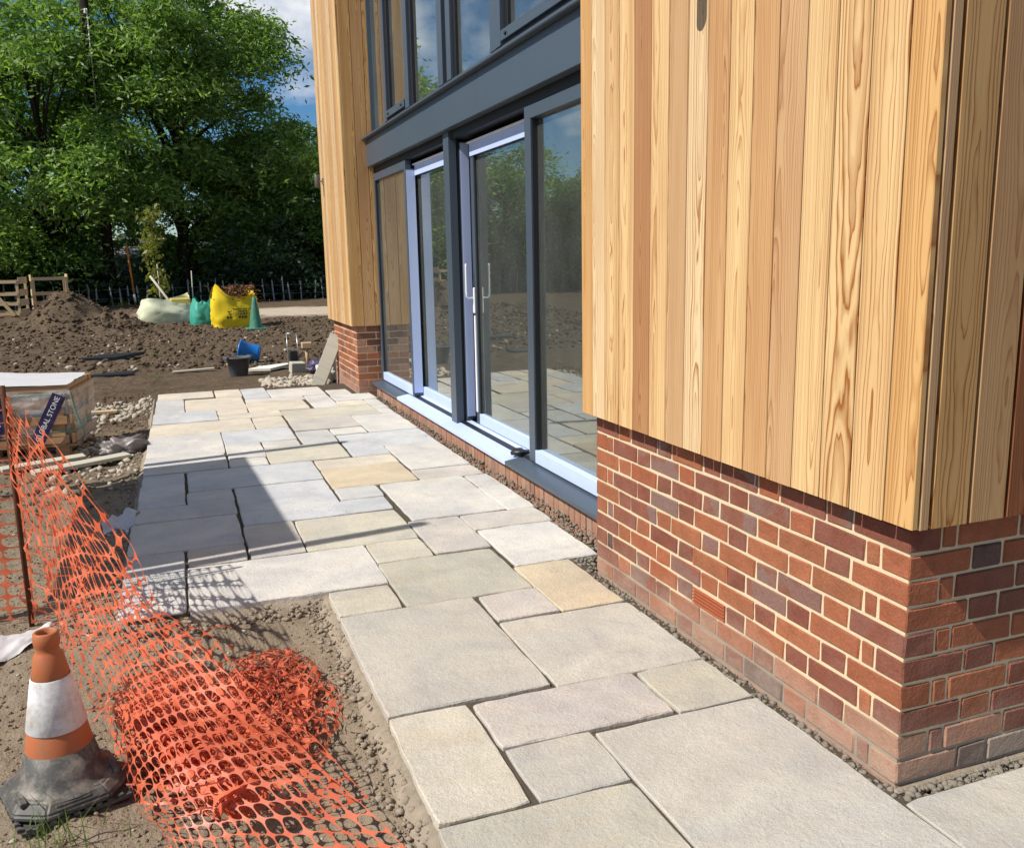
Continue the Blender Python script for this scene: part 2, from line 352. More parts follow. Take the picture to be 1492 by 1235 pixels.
PURPLE = plain('purple_banner', (.030, .020, .075), .45, .4, .2, 10)
PAPERM = plain('white_sheet', (.52, .51, .51), .7, .2, .06, 8, .2)
BLACKP = plain('black_plastic', (.020, .021, .025), .4, .4, .3, 12)
GREYP = plain('grey_tub_plastic', (.085, .088, .095), .5, .35, .45, 14, .2)
BLUEP = plain('blue_bucket_plastic', (.012, .20, .62), .35, .45, .12, 6)
YBAG = plain('yellow_woven_bag', (.80, .58, .02), .6, .25, .08, 8, .3)
WBAG = plain('white_woven_bag', (.62, .64, .44), .7, .2, .1, 6, .3)
GBAG = plain('green_woven_bag', (.05, .33, .24), .5, .35, .2, 8, .3)
LEAFA = make_leaf('ash_leaf', (.060, .130, .024), (.34, .48, .12), .38)
LEAFB = make_leaf('shaded_hedge_leaf', (.008, .022, .007), (.034, .070, .017), .15)  # dark colour carries the shade under and behind the trees
LEAFC = make_leaf('young_yellow_leaf', (.14, .16, .02), (.26, .23, .05))
GRASSM = make_leaf('weed_blade', (.07, .13, .02), (.16, .22, .05))
BARK = plain('dark_bark', (.045, .036, .028), .95, .05, .4, 6, .8)
POLEW = plain('creosoted_pole', (.022, .017, .013), .9, .1, .3, 4, .4)
CLEAR = make_clear('shrink_wrap', (.84, .85, .86), .24)

# ------------------------------------------------------------------ the ground
def mound(x, y):
    a = .76*np.exp(-(((x+4.2)/.82)**2 + ((y-22.2)/1.6)**2)**1.3)
    b = .16*np.exp(-(((x+6.6)/2.2)**2 + ((y-23.0)/2.6)**2))
    c = .30*np.exp(-(((x+3.0)/.6)**2 + ((y-21.4)/1.3)**2))
    return (a+b+c)
def gheight(x, y):
    x = np.asarray(x, float); y = np.asarray(y, float)
    h = -.098 + .022*fbm(x*1.3, y*1.3, 3) + .014*fbm(x*7, y*7, 5, 3)
    field = smooth(11.6, 13.4, y+.6*fbm(x*.8, y*.8, 9))*(1-.8*smooth(23.5, 25, y)*smooth(-3.4, -2.4, x))*(1-smooth(33, 36, y))
    r = 1-np.abs(fbm(x*2.6, y*2.6, 11, 4, .6))
    h = h + field*(.085*(r-.72)+.05*fbm(x*9, y*9, 21, 3))
    mm = mound(x, y); h = h + mm*(1+.22*fbm(x*1.6, y*1.6, 31)) + np.minimum(mm, .3)*.45*fbm(x*4.5, y*4.5, 33, 4, .6)
    clod = smooth(.18, .5, fbm(x*16, y*16, 41, 2))*.011
    h = h + clod*smooth(-2.0, -2.1, x)*(1-field)
    # the made-up bed under the paving and house
    pat = smooth(-1.16, -1.12, x)*(1-smooth(8.8, 8.9, y)) ; pat2 = smooth(-2.03, -1.99, x)*smooth(2.2, 2.25, y)*(1-smooth(9.0, 9.06, y))*(1-smooth(.28, .3, x))
    h = h*(1-np.maximum(pat, pat2)) + np.maximum(pat, pat2)*(-.10)
    # low bank of spoil by the far edge of the paving
    h = h + .05*np.exp(-((y-9.42)/.16)**2)*smooth(-2.0, -1.7, x)*(1-smooth(-.2, .1, x))
    # shallow trench at the foot of the paving edge
    h = h - .018*np.exp(-((x+1.72)/.28)**2)*(1-smooth(1.7, 2.05, y))
    eA = np.maximum(0, -1.24-x)*(y < 2.15) + 9*(y >= 2.15); eB = np.where((x < -1.2) & (x > -2.2), np.maximum(0, 2.15-y), 9); eC = np.where(y > 2.1, np.maximum(0, -2.11-x), 9)
    e = np.minimum(np.minimum(eA, eB), eC); near = np.exp(-(e/.16)**2)*np.where((x < -1.2) & ((y < 2.2) | (x < -2.08)) & (y < 9.3) & (y > -2), 1, 0)
    h = h*(1-near) + near*(-.058+.02*fbm(x*9, y*9, 55, 3))
    return h
def axis(segs):
    out = []
    for a, b, s in segs: out += list(np.arange(a, b-1e-6, s))
    return np.array(out + [segs[-1][1]])
xs = axis([(-600, -60, 90), (-60, -14, 4), (-14, -7.5, .35), (-7.5, -3.4, .085), (-3.4, -1.0, .022), (-1.0, .6, .07), (.6, 5, .2), (5, 14, 1.5), (14, 60, 8), (60, 600, 90)])
ys = axis([(-120, -12, 18), (-12, -1, 1.0), (-1, .2, .12), (.2, 4.2, .022), (4.2, 9.6, .045), (9.6, 26, .065), (26, 40, .5), (40, 120, 8), (120, 800, 85)])
XX, YY = np.meshgrid(xs, ys); ZZ = gheight(XX, YY)
nx_, ny_ = len(xs), len(ys); idx = np.arange(nx_*ny_).reshape(ny_, nx_)
gF = np.stack([idx[:-1, :-1], idx[:-1, 1:], idx[1:, 1:], idx[1:, :-1]], -1).reshape(-1, 4)
ground = link('ground', mesh_np('ground', np.stack([XX, YY, ZZ], -1).reshape(-1, 3), gF, SOIL, True)); tag(ground, kind='structure', label='dug brown soil and trodden earth around the new paving')
def gz(x, y): return float(gheight(np.array([x]), np.array([y]))[0])

# lumps: clods, gravel and stones as joined real geometry
_ico = bmesh.new(); bmesh.ops.create_icosphere(_ico, subdivisions=1, radius=1.0)
ICO_V = np.array([v.co[:] for v in _ico.verts]); ICO_F = np.array([[v.index for v in f.verts] for f in _ico.faces]); _ico.free()
def lumps(name, P, S, mat, seed, flat=.75, parent=None):
    g = np.random.default_rng(seed); n = len(P); k = len(ICO_V)
    r = 1+g.normal(0, .27, (n, k, 1)); sc = S[:, None, None]*g.uniform(.65, 1.25, (n, 1, 3)); sc[:, :, 2] *= flat
    V = ICO_V[None]*r*sc; a = g.uniform(0, 6.28, n); c, s = np.cos(a)[:, None], np.sin(a)[:, None]
    X = V[:, :, 0]*c-V[:, :, 1]*s; Y = V[:, :, 0]*s+V[:, :, 1]*c
    V = np.stack([X, Y, V[:, :, 2]], -1)+P[:, None]
    F = (ICO_F[None]+(np.arange(n)*k)[:, None, None]).reshape(-1, 3)
    o = link(name, mesh_np(name, V.reshape(-1, 3), F, mat), parent); return tag(o, kind='stuff')
g = np.random.default_rng(3)
def scatter(n, x0, x1, y0, y1, s0, s1, keep=None, pw=2.0):
    x = g.uniform(x0, x1, n); y = g.uniform(y0, y1, n); s = s0+(s1-s0)*g.random(n)**pw
    if keep is not None:
        k = keep(x, y); x, y, s = x[k], y[k], s[k]
    return np.stack([x, y, gheight(x, y)+s*.2], -1), s
notpav = lambda x, y: ~((x > -1.3) | ((x > -2.14) & (y > 2.1) & (y < 9.2)))
P1, S1 = scatter(11000, -3.4, -1.3, .1, 4.5, .002, .009, notpav)
P2, S2 = scatter(3500, -6, -2.15, 4.5, 10, .006, .028, notpav)
P3, S3 = scatter(8000, -7.5, 3.5, 12.2, 24.0, .01, .055, lambda x, y: ~((x > -.1) & (y < 12.4)))
P4, S4 = scatter(1500, -6.6, -2.2, 19.6, 25.5, .015, .075, lambda x, y: mound(x, y) > .12)
tag(lumps('soil_clods', np.concatenate([P1, P2, P3, P4]), np.concatenate([S1, S2, S3, S4]), SOIL, 5), 'loose clods of dug soil over the ground', 'soil')
GRAVEL = plain('pale_gravel', (.42, .37, .29), .9, .1, .35, 12, .4)
GRAVELG = plain('grey_mortar_rubble', (.22, .19, .15), .9, .1, .4, 20, .5)
Pa, Sa = scatter(900, -2.95, -2.1, 6.3, 9.4, .012, .042, lambda x, y: fbm(x*1.4, y*1.4, 77) > -.22)
Pb, Sb = scatter(260, -.8, .05, 9.75, 10.6, .02, .06)
Pc, Sc = scatter(90, -2.75, -2.15, 5.0, 6.2, .012, .04)
Pd, Sd = scatter(150, -3.4, -1.4, .2, 4.4, .005, .020, notpav, 3)
Pe, Se = scatter(160, -6, 2, 12.2, 20, .02, .05)
tag(lumps('rubble_stones', np.concatenate([Pa, Pb, Pc, Pd, Pe]), np.concatenate([Sa, Sb, Sc, Sd, Se]), GRAVEL, 6), 'pale rubble stones strewn beside the paving', 'stones')

# ------------------------------------------------------------------ the patio: bed with every slab a part
bm = bmesh.new(); add_box(bm, (-1.2, -3.0, -.20), (-.005, 2.14, -.011)); add_box(bm, (-2.08, 2.16, -.20), (.10, 9.1, -.012)); add_box(bm, (-.004, -3.0, -.2), (3.0, -.05, -.011))
patio = bm_done(bm, 'patio', BEDM); tag(patio, 'buff sandstone patio and side path laid in mixed slab sizes', kind='structure')
SL = """-2.045 -1.455 9.155 8.66 c|-1.435 -1.155 9.15 8.555 c|-1.765 -1.17 8.545 7.65 c|-2.055 -1.775 8.65 7.69 g|-2.07 -1.48 7.68 7.065 b|-1.47 -1.18 7.64 7.39 c|-1.472 -.882 7.37 7.05 c|-2.08 -1.19 7.045 6.435 c|-1.18 -.90 7.035 6.425 c|-2.085 -1.50 6.42 5.505 w|-2.09 -1.51 5.495 4.93 w|-1.488 -.905 6.41 5.81 b|-1.49 -1.21 5.80 5.215 w|-1.50 -1.22 5.205 4.935 w|-1.195 -.91 5.80 5.55 w|-1.205 -.617 5.535 4.925 y|-1.142 -.875 9.15 8.295 b|-.865 -.27 8.915 8.275 w|-1.152 -.54 8.255 8.01 w|-1.165 -.575 8.00 7.38 c|-.528 -.275 8.245 7.355 w|-.24 -.002 8.565 8.125 w|-.255 .185 8.115 7.69 w|-.265 .02 7.68 7.36 c|.03 .165 7.67 7.06 w|-.875 .02 7.345 6.735 y|.03 .16 7.05 6.735 w|-.875 -.29 6.725 6.155 p|-.28 .155 6.715 5.825 w|-.885 -.60 6.12 5.545 g|-.585 -.30 6.115 5.83 w|-.585 .15 5.81 5.205 b|-.595 -.305 5.20 4.89 b|-.90 -.315 4.875 4.575 c|-.90 -.325 4.565 3.995 o|-.295 .145 5.19 4.295 w|-.305 .14 4.285 3.985 p|-1.795 -.915 4.905 4.315 b|-2.09 -1.815 4.91 4.58 b|-2.095 -1.82 4.57 3.985 b|-1.805 -1.525 4.305 3.98 g|-1.51 -.92 4.285 3.37 b|-2.105 -1.53 3.97 3.66 g|-2.115 -1.535 3.65 3.05 g|-2.115 -1.84 3.04 2.465 g|-1.82 -1.54 3.035 2.76 p|-1.52 -1.245 3.355 2.765 p|-1.235 -.645 3.35 2.76 y|-1.825 -.95 2.745 2.155 w|-2.115 -1.84 2.455 2.165 w|-.94 -.65 2.745 2.435 y|-1.235 -.96 2.13 1.835 y|-.945 -.36 2.42 1.825 v|-.635 -.34 3.05 2.455 p|-.33 .135 3.045 2.755 p|-.325 .115 2.745 2.125 w|-.345 -.055 2.11 1.525 o|-.63 -.355 1.815 1.53 p|-1.235 -.65 1.82 .93 k|-.635 -.045 1.51 .91 k|-1.235 -.965 .92 .325 y|-.95 -.35 .90 .605 p|-.335 -.055 .895 .59 v|-.945 -.66 .60 .315 k|-.65 -.045 .58 -.32 k|-1.24 -.665 .305 -.30 v|-.03 .565 -.06 -.65 k|.58 1.46 -.06 -.65 w|-.01 .155 3.965 3.66 w|-.02 .155 3.65 3.065 w|-.60 -.03 3.975 3.075 w|-.90 -.63 3.975 3.685 g|-.92 -.64 3.675 3.38 b|-1.24 -.66 -.31 -.90 w|-.65 -.05 -.33 -.93 c|-.04 .55 -.66 -1.25 v"""
SLC = {'c': ((222, 212, 194), .35), 'g': ((203, 202, 199), .1), 'b': ((206, 207, 208), .0), 'w': ((217, 213, 206), .1), 'y': ((207, 201, 185), .28), 'p': ((202, 195, 187), .25), 'o': ((213, 197, 170), .5), 'v': ((193, 189, 174), .3), 'k': ((200, 196, 185), .2)}
def slab_mesh(w, d, seed, near):
    g2 = np.random.default_rng(seed); th = .032; st = .05 if near else .12
    nx, ny = max(2, int(w/st)), max(2, int(d/st)); out = []
    for k in range(nx): out.append((-w/2+w*k/nx, -d/2))
    for k in range(ny): out.append((w/2, -d/2+d*k/ny))
    for k in range(nx): out.append((w/2-w*k/nx, d/2))
    for k in range(ny): out.append((-w/2, d/2-d*k/ny))
    o = np.array(out); m = len(o); nrm = np.stack([np.where(abs(abs(o[:, 0])-w/2) < 1e-6, np.sign(o[:, 0]), 0), np.where(abs(abs(o[:, 1])-d/2) < 1e-6, np.sign(o[:, 1]), 0)], -1)
    cor = np.abs(nrm).sum(1) > 1.5
    e = np.abs(g2.normal(0, .0030, m)); e = (e+np.roll(e, 1))*.6; e[cor] += .004
    b = .003+np.abs(g2.normal(0, .0015, m)); dz = .0025+np.abs(g2.normal(0, .002, m))
    r0 = o-nrm*e[:, None]; r1 = r0-nrm*b[:, None]; bl = r0+nrm*.0015
    V = np.concatenate([np.c_[bl, np.full(m, -th)], np.c_[r0, -dz], np.c_[r1, g2.normal(0, .0006, m)]])
    me = bpy.data.meshes.new('paving_slab'); i = np.arange(m); j = (i+1) % m
    F = [[int(a), int(c), int(c+m), int(a+m)] for a, c in zip(i, j)]+[[int(a+m), int(c+m), int(c+2*m), int(a+2*m)] for a, c in zip(i, j)]+[[int(q+2*m) for q in i]]
    me.from_pydata(V.tolist(), [], F); me.update(); me.materials.append(STONE); return me
for i, t in enumerate(SL.split('|')):
    a = t.split(); x0, x1, y1, y0 = map(float, a[:4]); c, al = SLC[a[4]]; x0 -= .0045; x1 += .0045; y0 -= .004; y1 += .004
    o = link('paving_slab', slab_mesh(x1-x0, y1-y0, 100+i, y0 < 4.5), patio, ((x0+x1)/2, (y0+y1)/2, rnd.uniform(-.003, .003)), (rnd.uniform(-.002, .002), rnd.uniform(-.002, .002), rnd.uniform(-.002, .002)))
    f = rnd.uniform(.93, 1.0)*.98; cl = lin(c); o.color = (cl[0]*f, cl[1]*f, cl[2]*f, al)
# mortar haunching along the open edges of the paving
def haunch(name, pts, out, seed, wid=.07):
    g2 = np.random.default_rng(seed); pts = np.array(pts, float); n = int(np.linalg.norm(pts[1]-pts[0])/.025)
    t = np.linspace(0, 1, n)[:, None]; base = pts[0]*(1-t)+pts[1]*t; out = np.array(out, float)
    w = wid*(1+.5*fbm(t[:, 0]*14+seed, t[:, 0]*0, seed, 4)); rows = []
    for k, (q, z) in enumerate(((-.03, -.036), (.008, -.024), (.025, -.034), (.6, -.055), (1.0, -.12))):
        off = (q if k < 3 else q*w+.02)
        rows.append(np.c_[base+out*np.broadcast_to(np.asarray(off), (n,))[:, None], np.full(n, z)+(.014*fbm(t[:, 0]*np.linalg.norm(pts[1]-pts[0])*11+k*3, t[:, 0]*0+k, seed+k, 4, .7) if k > 0 else 0)])
    V = np.concatenate(rows); F = [[k*n+i, k*n+i+1, (k+1)*n+i+1, (k+1)*n+i] for k in range(4) for i in range(n-1)]
    return link(name, mesh_np(name, V, F, CEMENT, True), patio)
haunch('mortar_edge', ((-1.235, -.9), (-1.235, 2.15)), (-1, 0), 1, .055)
haunch('mortar_edge', ((-2.12, 2.155), (-1.22, 2.155)), (0, -1), 2, .07)
haunch('mortar_edge', ((-2.1, 2.15), (-2.05, 9.15)), (-1, 0), 3, .05)
# gravel and mortar crumbs between paving and house
gp = []
for x0, x1, y0, y1, n in ((-.05, -.004, .0, 1.95, 1300), (.10, .262, 2.0, 8.0, 1800), (-.03, .6, -.058, -.004, 420), (-.06, .1, 1.93, 2.2, 260)):
    gp.append(np.stack([g.uniform(x0, x1, n), g.uniform(y0, y1, n), g.uniform(-.030, -.009, n)], -1))
me_ = []
for x0, x1, y0, y1, n in ((-1.34, -1.238, -.8, 2.1, 700), (-2.1, -1.25, 2.05, 2.15, 320), (-2.2, -2.12, 2.2, 9.0, 420)):
    xx_, yy_ = g.uniform(x0, x1, n), g.uniform(y0, y1, n); dd_ = np.where(xx_ < -2.1, -2.12-xx_, np.where(x0 < -2, 2.15-yy_, -1.238-xx_)); me_.append(np.stack([xx_, yy_, np.maximum(gheight(xx_, yy_), -.030-.42*dd_)+.003], -1))
me_ = np.concatenate(me_); lumps('mortar_crumbs', me_, .003+.013*g.random(len(me_))**2.4, CEMENT, 19, .7, patio)
gp = np.concatenate(gp); o = lumps('edge_gravel', gp, .0035+.011*g.random(len(gp))**2, GRAVELG, 9, .8, patio)

# ------------------------------------------------------------------ the house
house = empty('house', (0, 0, 0), 'new timber clad house with red brick plinth and grey sliding doors', 'house')
BC = {'o': ((157, 98, 70), .05), 'p': ((133, 84, 68), .2), 'g': ((138, 92, 76), .9), 'd': ((94, 69, 63), .5), 'a': ((162, 118, 96), 0.0), 'h': ((150, 134, 120), .2)}
_bm_cache = {}
def brick_mesh(dx, dy, dz=.065):
    v = rnd.randrange(3); k = (round(dx, 4), round(dy, 4), round(dz, 4), v)
    if k not in _bm_cache:
        bm = bmesh.new(); add_box(bm, (-dx/2-.0006, -dy/2-.0006, -dz/2), (dx/2+.0006, dy/2+.0006, dz/2))
        bmesh.ops.bevel(bm, geom=bm.edges[:], offset=.0038, segments=1, affect='EDGES')
        q = random.Random(hash(k) & 0xffff)
        for w in bm.verts: w.co += Vector([q.uniform(-.0019, .0019) for _ in range(3)])
        bmesh.ops.recalc_face_normals(bm, faces=bm.faces[:]); me = bpy.data.meshes.new('brick'); bm.to_mesh(me); bm.free(); me.materials.append(BRICK); _bm_cache[k] = me
    return _bm_cache[k]
def brick(par, a, b, code, name='brick'):
    c = [(p+q)/2 for p, q in zip(a, b)]
    o = link(name, brick_mesh(b[0]-a[0], b[1]-a[1], b[2]-a[2]), par, (c[0]+rnd.uniform(-.001, .001), c[1]+rnd.uniform(-.001, .001), c[2]), (0, rnd.uniform(-.004, .004), rnd.uniform(-.004, .004)))
    cl = lin(BC[code][0]); f = rnd.uniform(.88, 1.1); g_ = rnd.uniform(.92, 1.06)
    o.color = (min(1, cl[0]*f), min(1, cl[1]*f*g_), min(1, cl[2]*f*g_), BC[code][1]*rnd.uniform(.5, 1)); return o
S_, H_, C_, D_ = .215, .1025, .0463, .1025
FR = {9: 'popgopgopgp', 8: 'oopggopPgopoo'.replace('P', 'p'), 7: 'ooopggpgopo'[:0]+'ooopp'+'ggopo'[:0]+'ggoopo'[:0]+'ggoopo',
      6: 'oogpgpopoooao'.replace('a', 'o'), 5: 'opgoogoggop', 4: 'ogpopgopgpoop'.replace('', ''), 3: 'pooogoopopo', 2: 'pdpgogopoppop', 1: 'pogpoaopapa', 0: 'aoppopapdoapa'}
ER = {9: 'poo', 8: 'odo', 7: 'oop', 6: 'opp', 5: 'poo', 4: 'ppo', 3: 'ooo', 2: 'pop', 1: 'opa', 0: 'pdh'}
near_wall = None
bm = bmesh.new(); add_box(bm, (.0035, .0045, -.25), (.30, 1.898, .90)); add_box(bm, (.301, .0045, -.25), (6.0, .30, .90))
near_wall = bm_done(bm, 'brick_pier', MORTAR, house)
LEN = 1.9025
for k in range(-1, 11):
    z0, z1 = k*.075+.005, k*.075+.070; A = (k % 2 == 0)
    code = FR.get(k, 'p'*13); ec = ER.get(k, 'poo')
    seq = ([H_, C_]+[S_, H_]*4+[S_, C_, H_]) if A else ([S_, H_]*5+[S_])
    y = LEN; n = len(seq)
    for i, L in enumerate(seq):                              # from the window reveal towards the near corner
        c = code[i % len(code)]; y0 = y-L
        if i == n-1: brick(near_wall, (0, 0, z0), (S_ if A else D_, y, z1), c)
        elif k == 2 and abs((y0+y)/2-.95) < .10 and L == S_:
            ab = box('air_brick', (.004, y0, z0), (.09, y, z1), DARKFR, near_wall, 0)
            for q in range(5): box('air_brick_louvre', (-.004, y0+.001, z0+.001+q*.0130), (.012, y-.001, z0+.0085+q*.0130), TERRA, near_wall)
        else: brick(near_wall, (0, y0, z0), (D_ if i else S_, y, z1), c)
        y = y0-.010
    x = (S_ if A else D_)+.010
    es = ([H_, S_]*4 if A else [C_, S_]+[H_, S_]*3)
    for i, L in enumerate(es):
        if x > 1.3: break
        brick(near_wall, (x, 0, z0), (x+L, D_, z1), ec[i+1] if i+1 < len(ec) else rnd.choice('oopp')); x += L+.010
for y in (1.0575, .838):
    box('weep_vent', (-.002, y-.0045, 4*.075+.006), (.05, y+.0045, 5*.075-.004), TERRA, near_wall, .001)
# a strip of flaunched mortar at the wall foot
bm = bmesh.new(); add_box(bm, (-.012, -.012, -.2), (.02, 1.9, -.012)); add_box(bm, (-.010, -.016, -.2), (1.3, .02, -.006)); bm_done(bm, 'wall_footing', CEMENT, house, bev=.006)

# far pier
FX, FY0, FY1 = .07, 8.10, 9.60
bm = bmesh.new(); add_box(bm, (FX+.004, FY0+.004, -.25), (.40, FY1-.004, .9)); far_wall = bm_done(bm, 'brick_pier', MORTAR, house)
for k in range(-1, 11):
    z0, z1 = k*.075+.005, k*.075+.070; A = (k % 2 == 0); y = FY0; first = True
    seq = ([H_, C_]+[S_, H_]*6) if A else [S_, H_]*6
    for L in seq:
        e = min(y+L, FY1)
        if e-y > .03: brick(far_wall, (FX, y, z0), (FX+(S_ if (A and first) else D_), e, z1), rnd.choice('ooooppoaap'))
        y += L+.010; first = False
        if y > FY1-.03: break
    x = FX+(S_ if A else D_)+.010
    for L in ([H_, S_] if A else [S_, S_]):
        brick(far_wall, (x, FY0, z0), (min(x+L, .40), FY0+D_, z1), rnd.choice('ooopppo')); x += L+.010
        if x > .37: break

# timber cladding
ZB, ZT = .768, 5.2
def board_mesh(w, h, th=.02):
    bm = bmesh.new(); add_box(bm, (-w/2, 0, 0), (w/2, th, h))
    bmesh.ops.bevel(bm, geom=[e for e in bm.edges if abs(e.verts[0].co.z-e.verts[1].co.z) > .5], offset=.0025, segments=1, affect='EDGES')
    bmesh.ops.recalc_face_normals(bm, faces=bm.faces[:]); me = bpy.data.meshes.new('cladding_board'); bm.to_mesh(me); bm.free(); me.materials.append(WOOD); return me
WT = {'y': (222, 191, 140), 'w': (226, 202, 160), 't': (202, 163, 116), 'n': (182, 139, 98), 'k': (201, 166, 124), 'o': (213, 172, 114), 'r': (150, 97, 62)}
def board(par, loc, rz, w, h, tone, flame, jit=.05):
    o = link('cladding_board', board_mesh(w, h), par, loc, (0, 0, rz)); c = lin(WT[tone]); f = rnd.uniform(1-jit, 1+jit)
    o.color = (c[0]*f, c[1]*f, c[2]*f, flame); return o
bm = bmesh.new(); add_box(bm, (-.020, -.020, .80), (.30, 1.88, ZT)); add_box(bm, (.301, -.019, .80), (6.0, .30, ZT)); near_clad = bm_done(bm, 'timber_cladding', MEMBR, house)
edges = [1.930, 1.823, 1.698, 1.570, 1.443, 1.314, 1.184, 1.057, .932, .806, .681, .556, .430, .302, .176, .046, -.060]
tones = 'twyynywwtytnyyyo'; tones = 'o w y y n y k w t y t k y y y o'.split(); flames = [.2, .1, .8, .75, .05, .5, .05, .75, .15, .35, .1, .1, .25, 1.0, .95, .55]
for a, b, t, fl in zip(edges, edges[1:], tones, flames):
    g_ = .0025; board(near_clad, (-.060, (a+b)/2, ZB+rnd.uniform(-.001, .001)), -math.pi/2, (a-b)-2*g_, ZT-ZB, t, fl, .03)
# end wall boards: a corner post edge then full boards
ex = -.0395
for L, t, fl in ((.034, 'k', .0), (.126, 'o', .75), (.125, 't', .05), (.125, 'r', .3), (.125, 'o', .3), (.125, 'y', .4), (.125, 't', .2), (.125, 'y', .5), (.125, 'k', .1), (.125, 'o', .6), (.125, 'y', .1)):
    board(near_clad, (ex+.0025+L/2, -.0585, ZB-.003), 0, L-.005, ZT-ZB, t, fl); ex += L+.0045
for a in (.0, .126, .252):
    board(near_clad, (-.038+a+.063, 1.929, ZB), math.pi, .121, ZT-ZB, rnd.choice('yotk'), .4)
WX, WY0, WY1 = .01, 8.04, 9.62
bm = bmesh.new(); add_box(bm, (WX+.04, WY0+.04, .80), (.45, WY1-.02, ZT)); far_clad = bm_done(bm, 'timber_cladding', MEMBR, house)
y = WY0; i = 0
while y < WY1-.05:
    L = min(.127, WY1-y); board(far_clad, (WX, y+L/2, .756), -math.pi/2, L-.005, ZT-.756, 'yotwyktyowky'[i % 12], [.3, .1, .2, .5][i % 4]); y += .127; i += 1
for x0, t in ((WX+.021, 'o'), (WX+.148, 't'), (WX+.275, 'o')):
    board(far_clad, (x0+.063, WY0+.001, .756), 0, .122, ZT-.756, t, .45)

# wall lights on the cladding (up and down cylinders on a bracket)
def wall_light(par, x, y, z):
    r = box('wall_light', (x-.012, y-.03, z-.04), (x, y+.03, z+.04), STEEL, par, .002)
    box('light_arm', (x-.05, y-.010, z-.012), (x-.010, y+.010, z+.012), STEEL, par)
    lathe('light_body', [(.0, -.075), (.026, -.075), (.030, -.070), (.030, .070), (.026, .075), (.0, .075)], plain('grey_lamp_body', (.10, .095, .085), .4, .4), par, 20, (x-.075, y, z))
wall_light(near_clad, -.060, .965, 2.385)
wall_light(far_clad, .010, 9.38, 2.40)

# the glazed bay
def bx(name, x0, x1, y0, y1, z0, z1, mat, par, bev=.002): return box(name, (x0, y0, z0), (x1, y1, z1), mat, par, bev)
RY0, RY1 = 1.90, 8.10
plinth = bx('sill_brickwork', .272, .55, RY0, RY1, -.25, .078, MORTAR, house, 0)
y = RY0+.002
while y < RY1-.06:
    brick(plinth, (.262, y, -.20), (.40, y+.066, .082), rnd.choice('ooaoapo'), 'sill_brick'); y += .076
def sill_piece(y0, y1, mat, xb, zt=0.0):
    bm = bmesh.new(); q = [(.222, .090), (.222, .116+zt), (xb, .152+zt), (xb, .090)]
    v0 = [bm.verts.new((a, y0, b)) for a, b in q]; v1 = [bm.verts.new((a, y1, b)) for a, b in q]
    bm.faces.new(v0[::-1]); bm.faces.new(v1)
    for k in range(4): bm.faces.new((v0[k], v0[(k+1) % 4], v1[(k+1) % 4], v1[k]))
    return bm_done(bm, 'window_sill', mat, house, bev=.002)
sill_piece(6.92, RY1-.004, FRAME, .40); sill_piece(RY0, 3.78, FRAME, .40); sill_piece(3.782, 6.918, FILM, .436, .003)
DZ0, DZ1 = .150, 2.375
door = bx('sliding_door', .335, .50, RY0, RY1, 2.376, 2.46, DARKFR, house, 0)         # head of the frame
bx('frame_jamb', .332, .45, RY1-.062, RY1-.001, .15, 2.375, FRAME, door)
bx('frame_jamb', .332, .45, RY0, RY0+.07, .15, 2.375, FRAME, door)
def panel(y0, y1, xf, stile_l, stile_r, film=True, xg=.03, top=None):
    zt = top or DZ1
    if stile_l: bx('stile', xf, xf+.055, y1-stile_l, y1, DZ0+.003, zt, FRAME, door)
    if stile_r: bx('stile', xf, xf+.055, y0, y0+stile_r, DZ0+.003, zt, FRAME, door)
    a, b = y0+stile_r, y1-stile_l
    bx('top_rail', xf+.001, xf+.055, a, b, zt-.078, zt, FRAME, door)
    bx('bottom_rail', xf+.001, xf+.055, a, b, DZ0+.003, DZ0+.088, FILM if film else FRAME, door)
    for q0, q1, z0, z1 in ((a, a+.008, DZ0+.088, zt-.078), (b-.008, b, DZ0+.088, zt-.078)): bx('gasket', xf+.012, xf+.05, q0, q1, z0, z1, DARKFR, door, 0)
    bx('pane', xf+xg, xf+xg+.004, a+.008, b-.008, DZ0+.088, zt-.078, GLASS, door, 0)
panel(6.65, 8.038, .333, .030, .055)                                                 # fixed leaf by the far reveal
bx('stile_return', .389, .425, 6.651, 6.70, .155, 2.30, FRAME, door); bx('film_strip', .340, .424, 6.645, 6.6495, .185, 2.285, FILM, door, 0)
panel(5.20, 6.75, .428, .05, .05, True, .025, 2.33)                                     # sliding leaf
bx('film_cover', .420, .4275, 5.32, 6.64, 2.235, 2.325, FILM, door, 0); bx('rail_trim', .400, .4275, 5.32, 6.64, 2.327, 2.338, WHITE, door, 0)
bx('centre_post', .312, .375, 5.165, 5.31, .135, 2.44, FRAME, door); bx('post_gasket', .376, .398, 5.17, 5.29, .15, 2.43, DARKFR, door)
bx('post_return', .399, .47, 5.15, 5.29, .16, 2.36, FRAME, door); bx('film_strip', .402, .470, 5.144, 5.1485, .19, 2.35, FILM, door, 0)
panel(3.52, 5.02, .440, .065, .05, True, .025, 2.33)                                     # sliding leaf with the handle
bx('post_gasket', .476, .50, 5.022, 5.142, .155, 2.36, DARKFR, door, 0)
bx('film_cover', .432, .4395, 3.61, 5.01, 2.235, 2.325, FILM, door, 0); bx('rail_trim', .412, .4395, 3.61, 5.02, 2.327, 2.338, WHITE, door, 0)
bx('lock_strip', .432, .4395, 4.975, 5.005, .25, 1.02, WHITE, door, 0)
hb = bx('handle_plate', .425, .4395, 4.972, 5.005, 1.04, 1.24, WHITE, door, .004)
tube('door_handle', [(.43, 4.99, 1.16), (.385, 4.99, 1.16), (.372, 4.99, 1.172), (.37, 4.99, 1.20), (.37, 4.99, 1.40), (.372, 4.99, 1.425)], .0072, WHITE, door, 10)
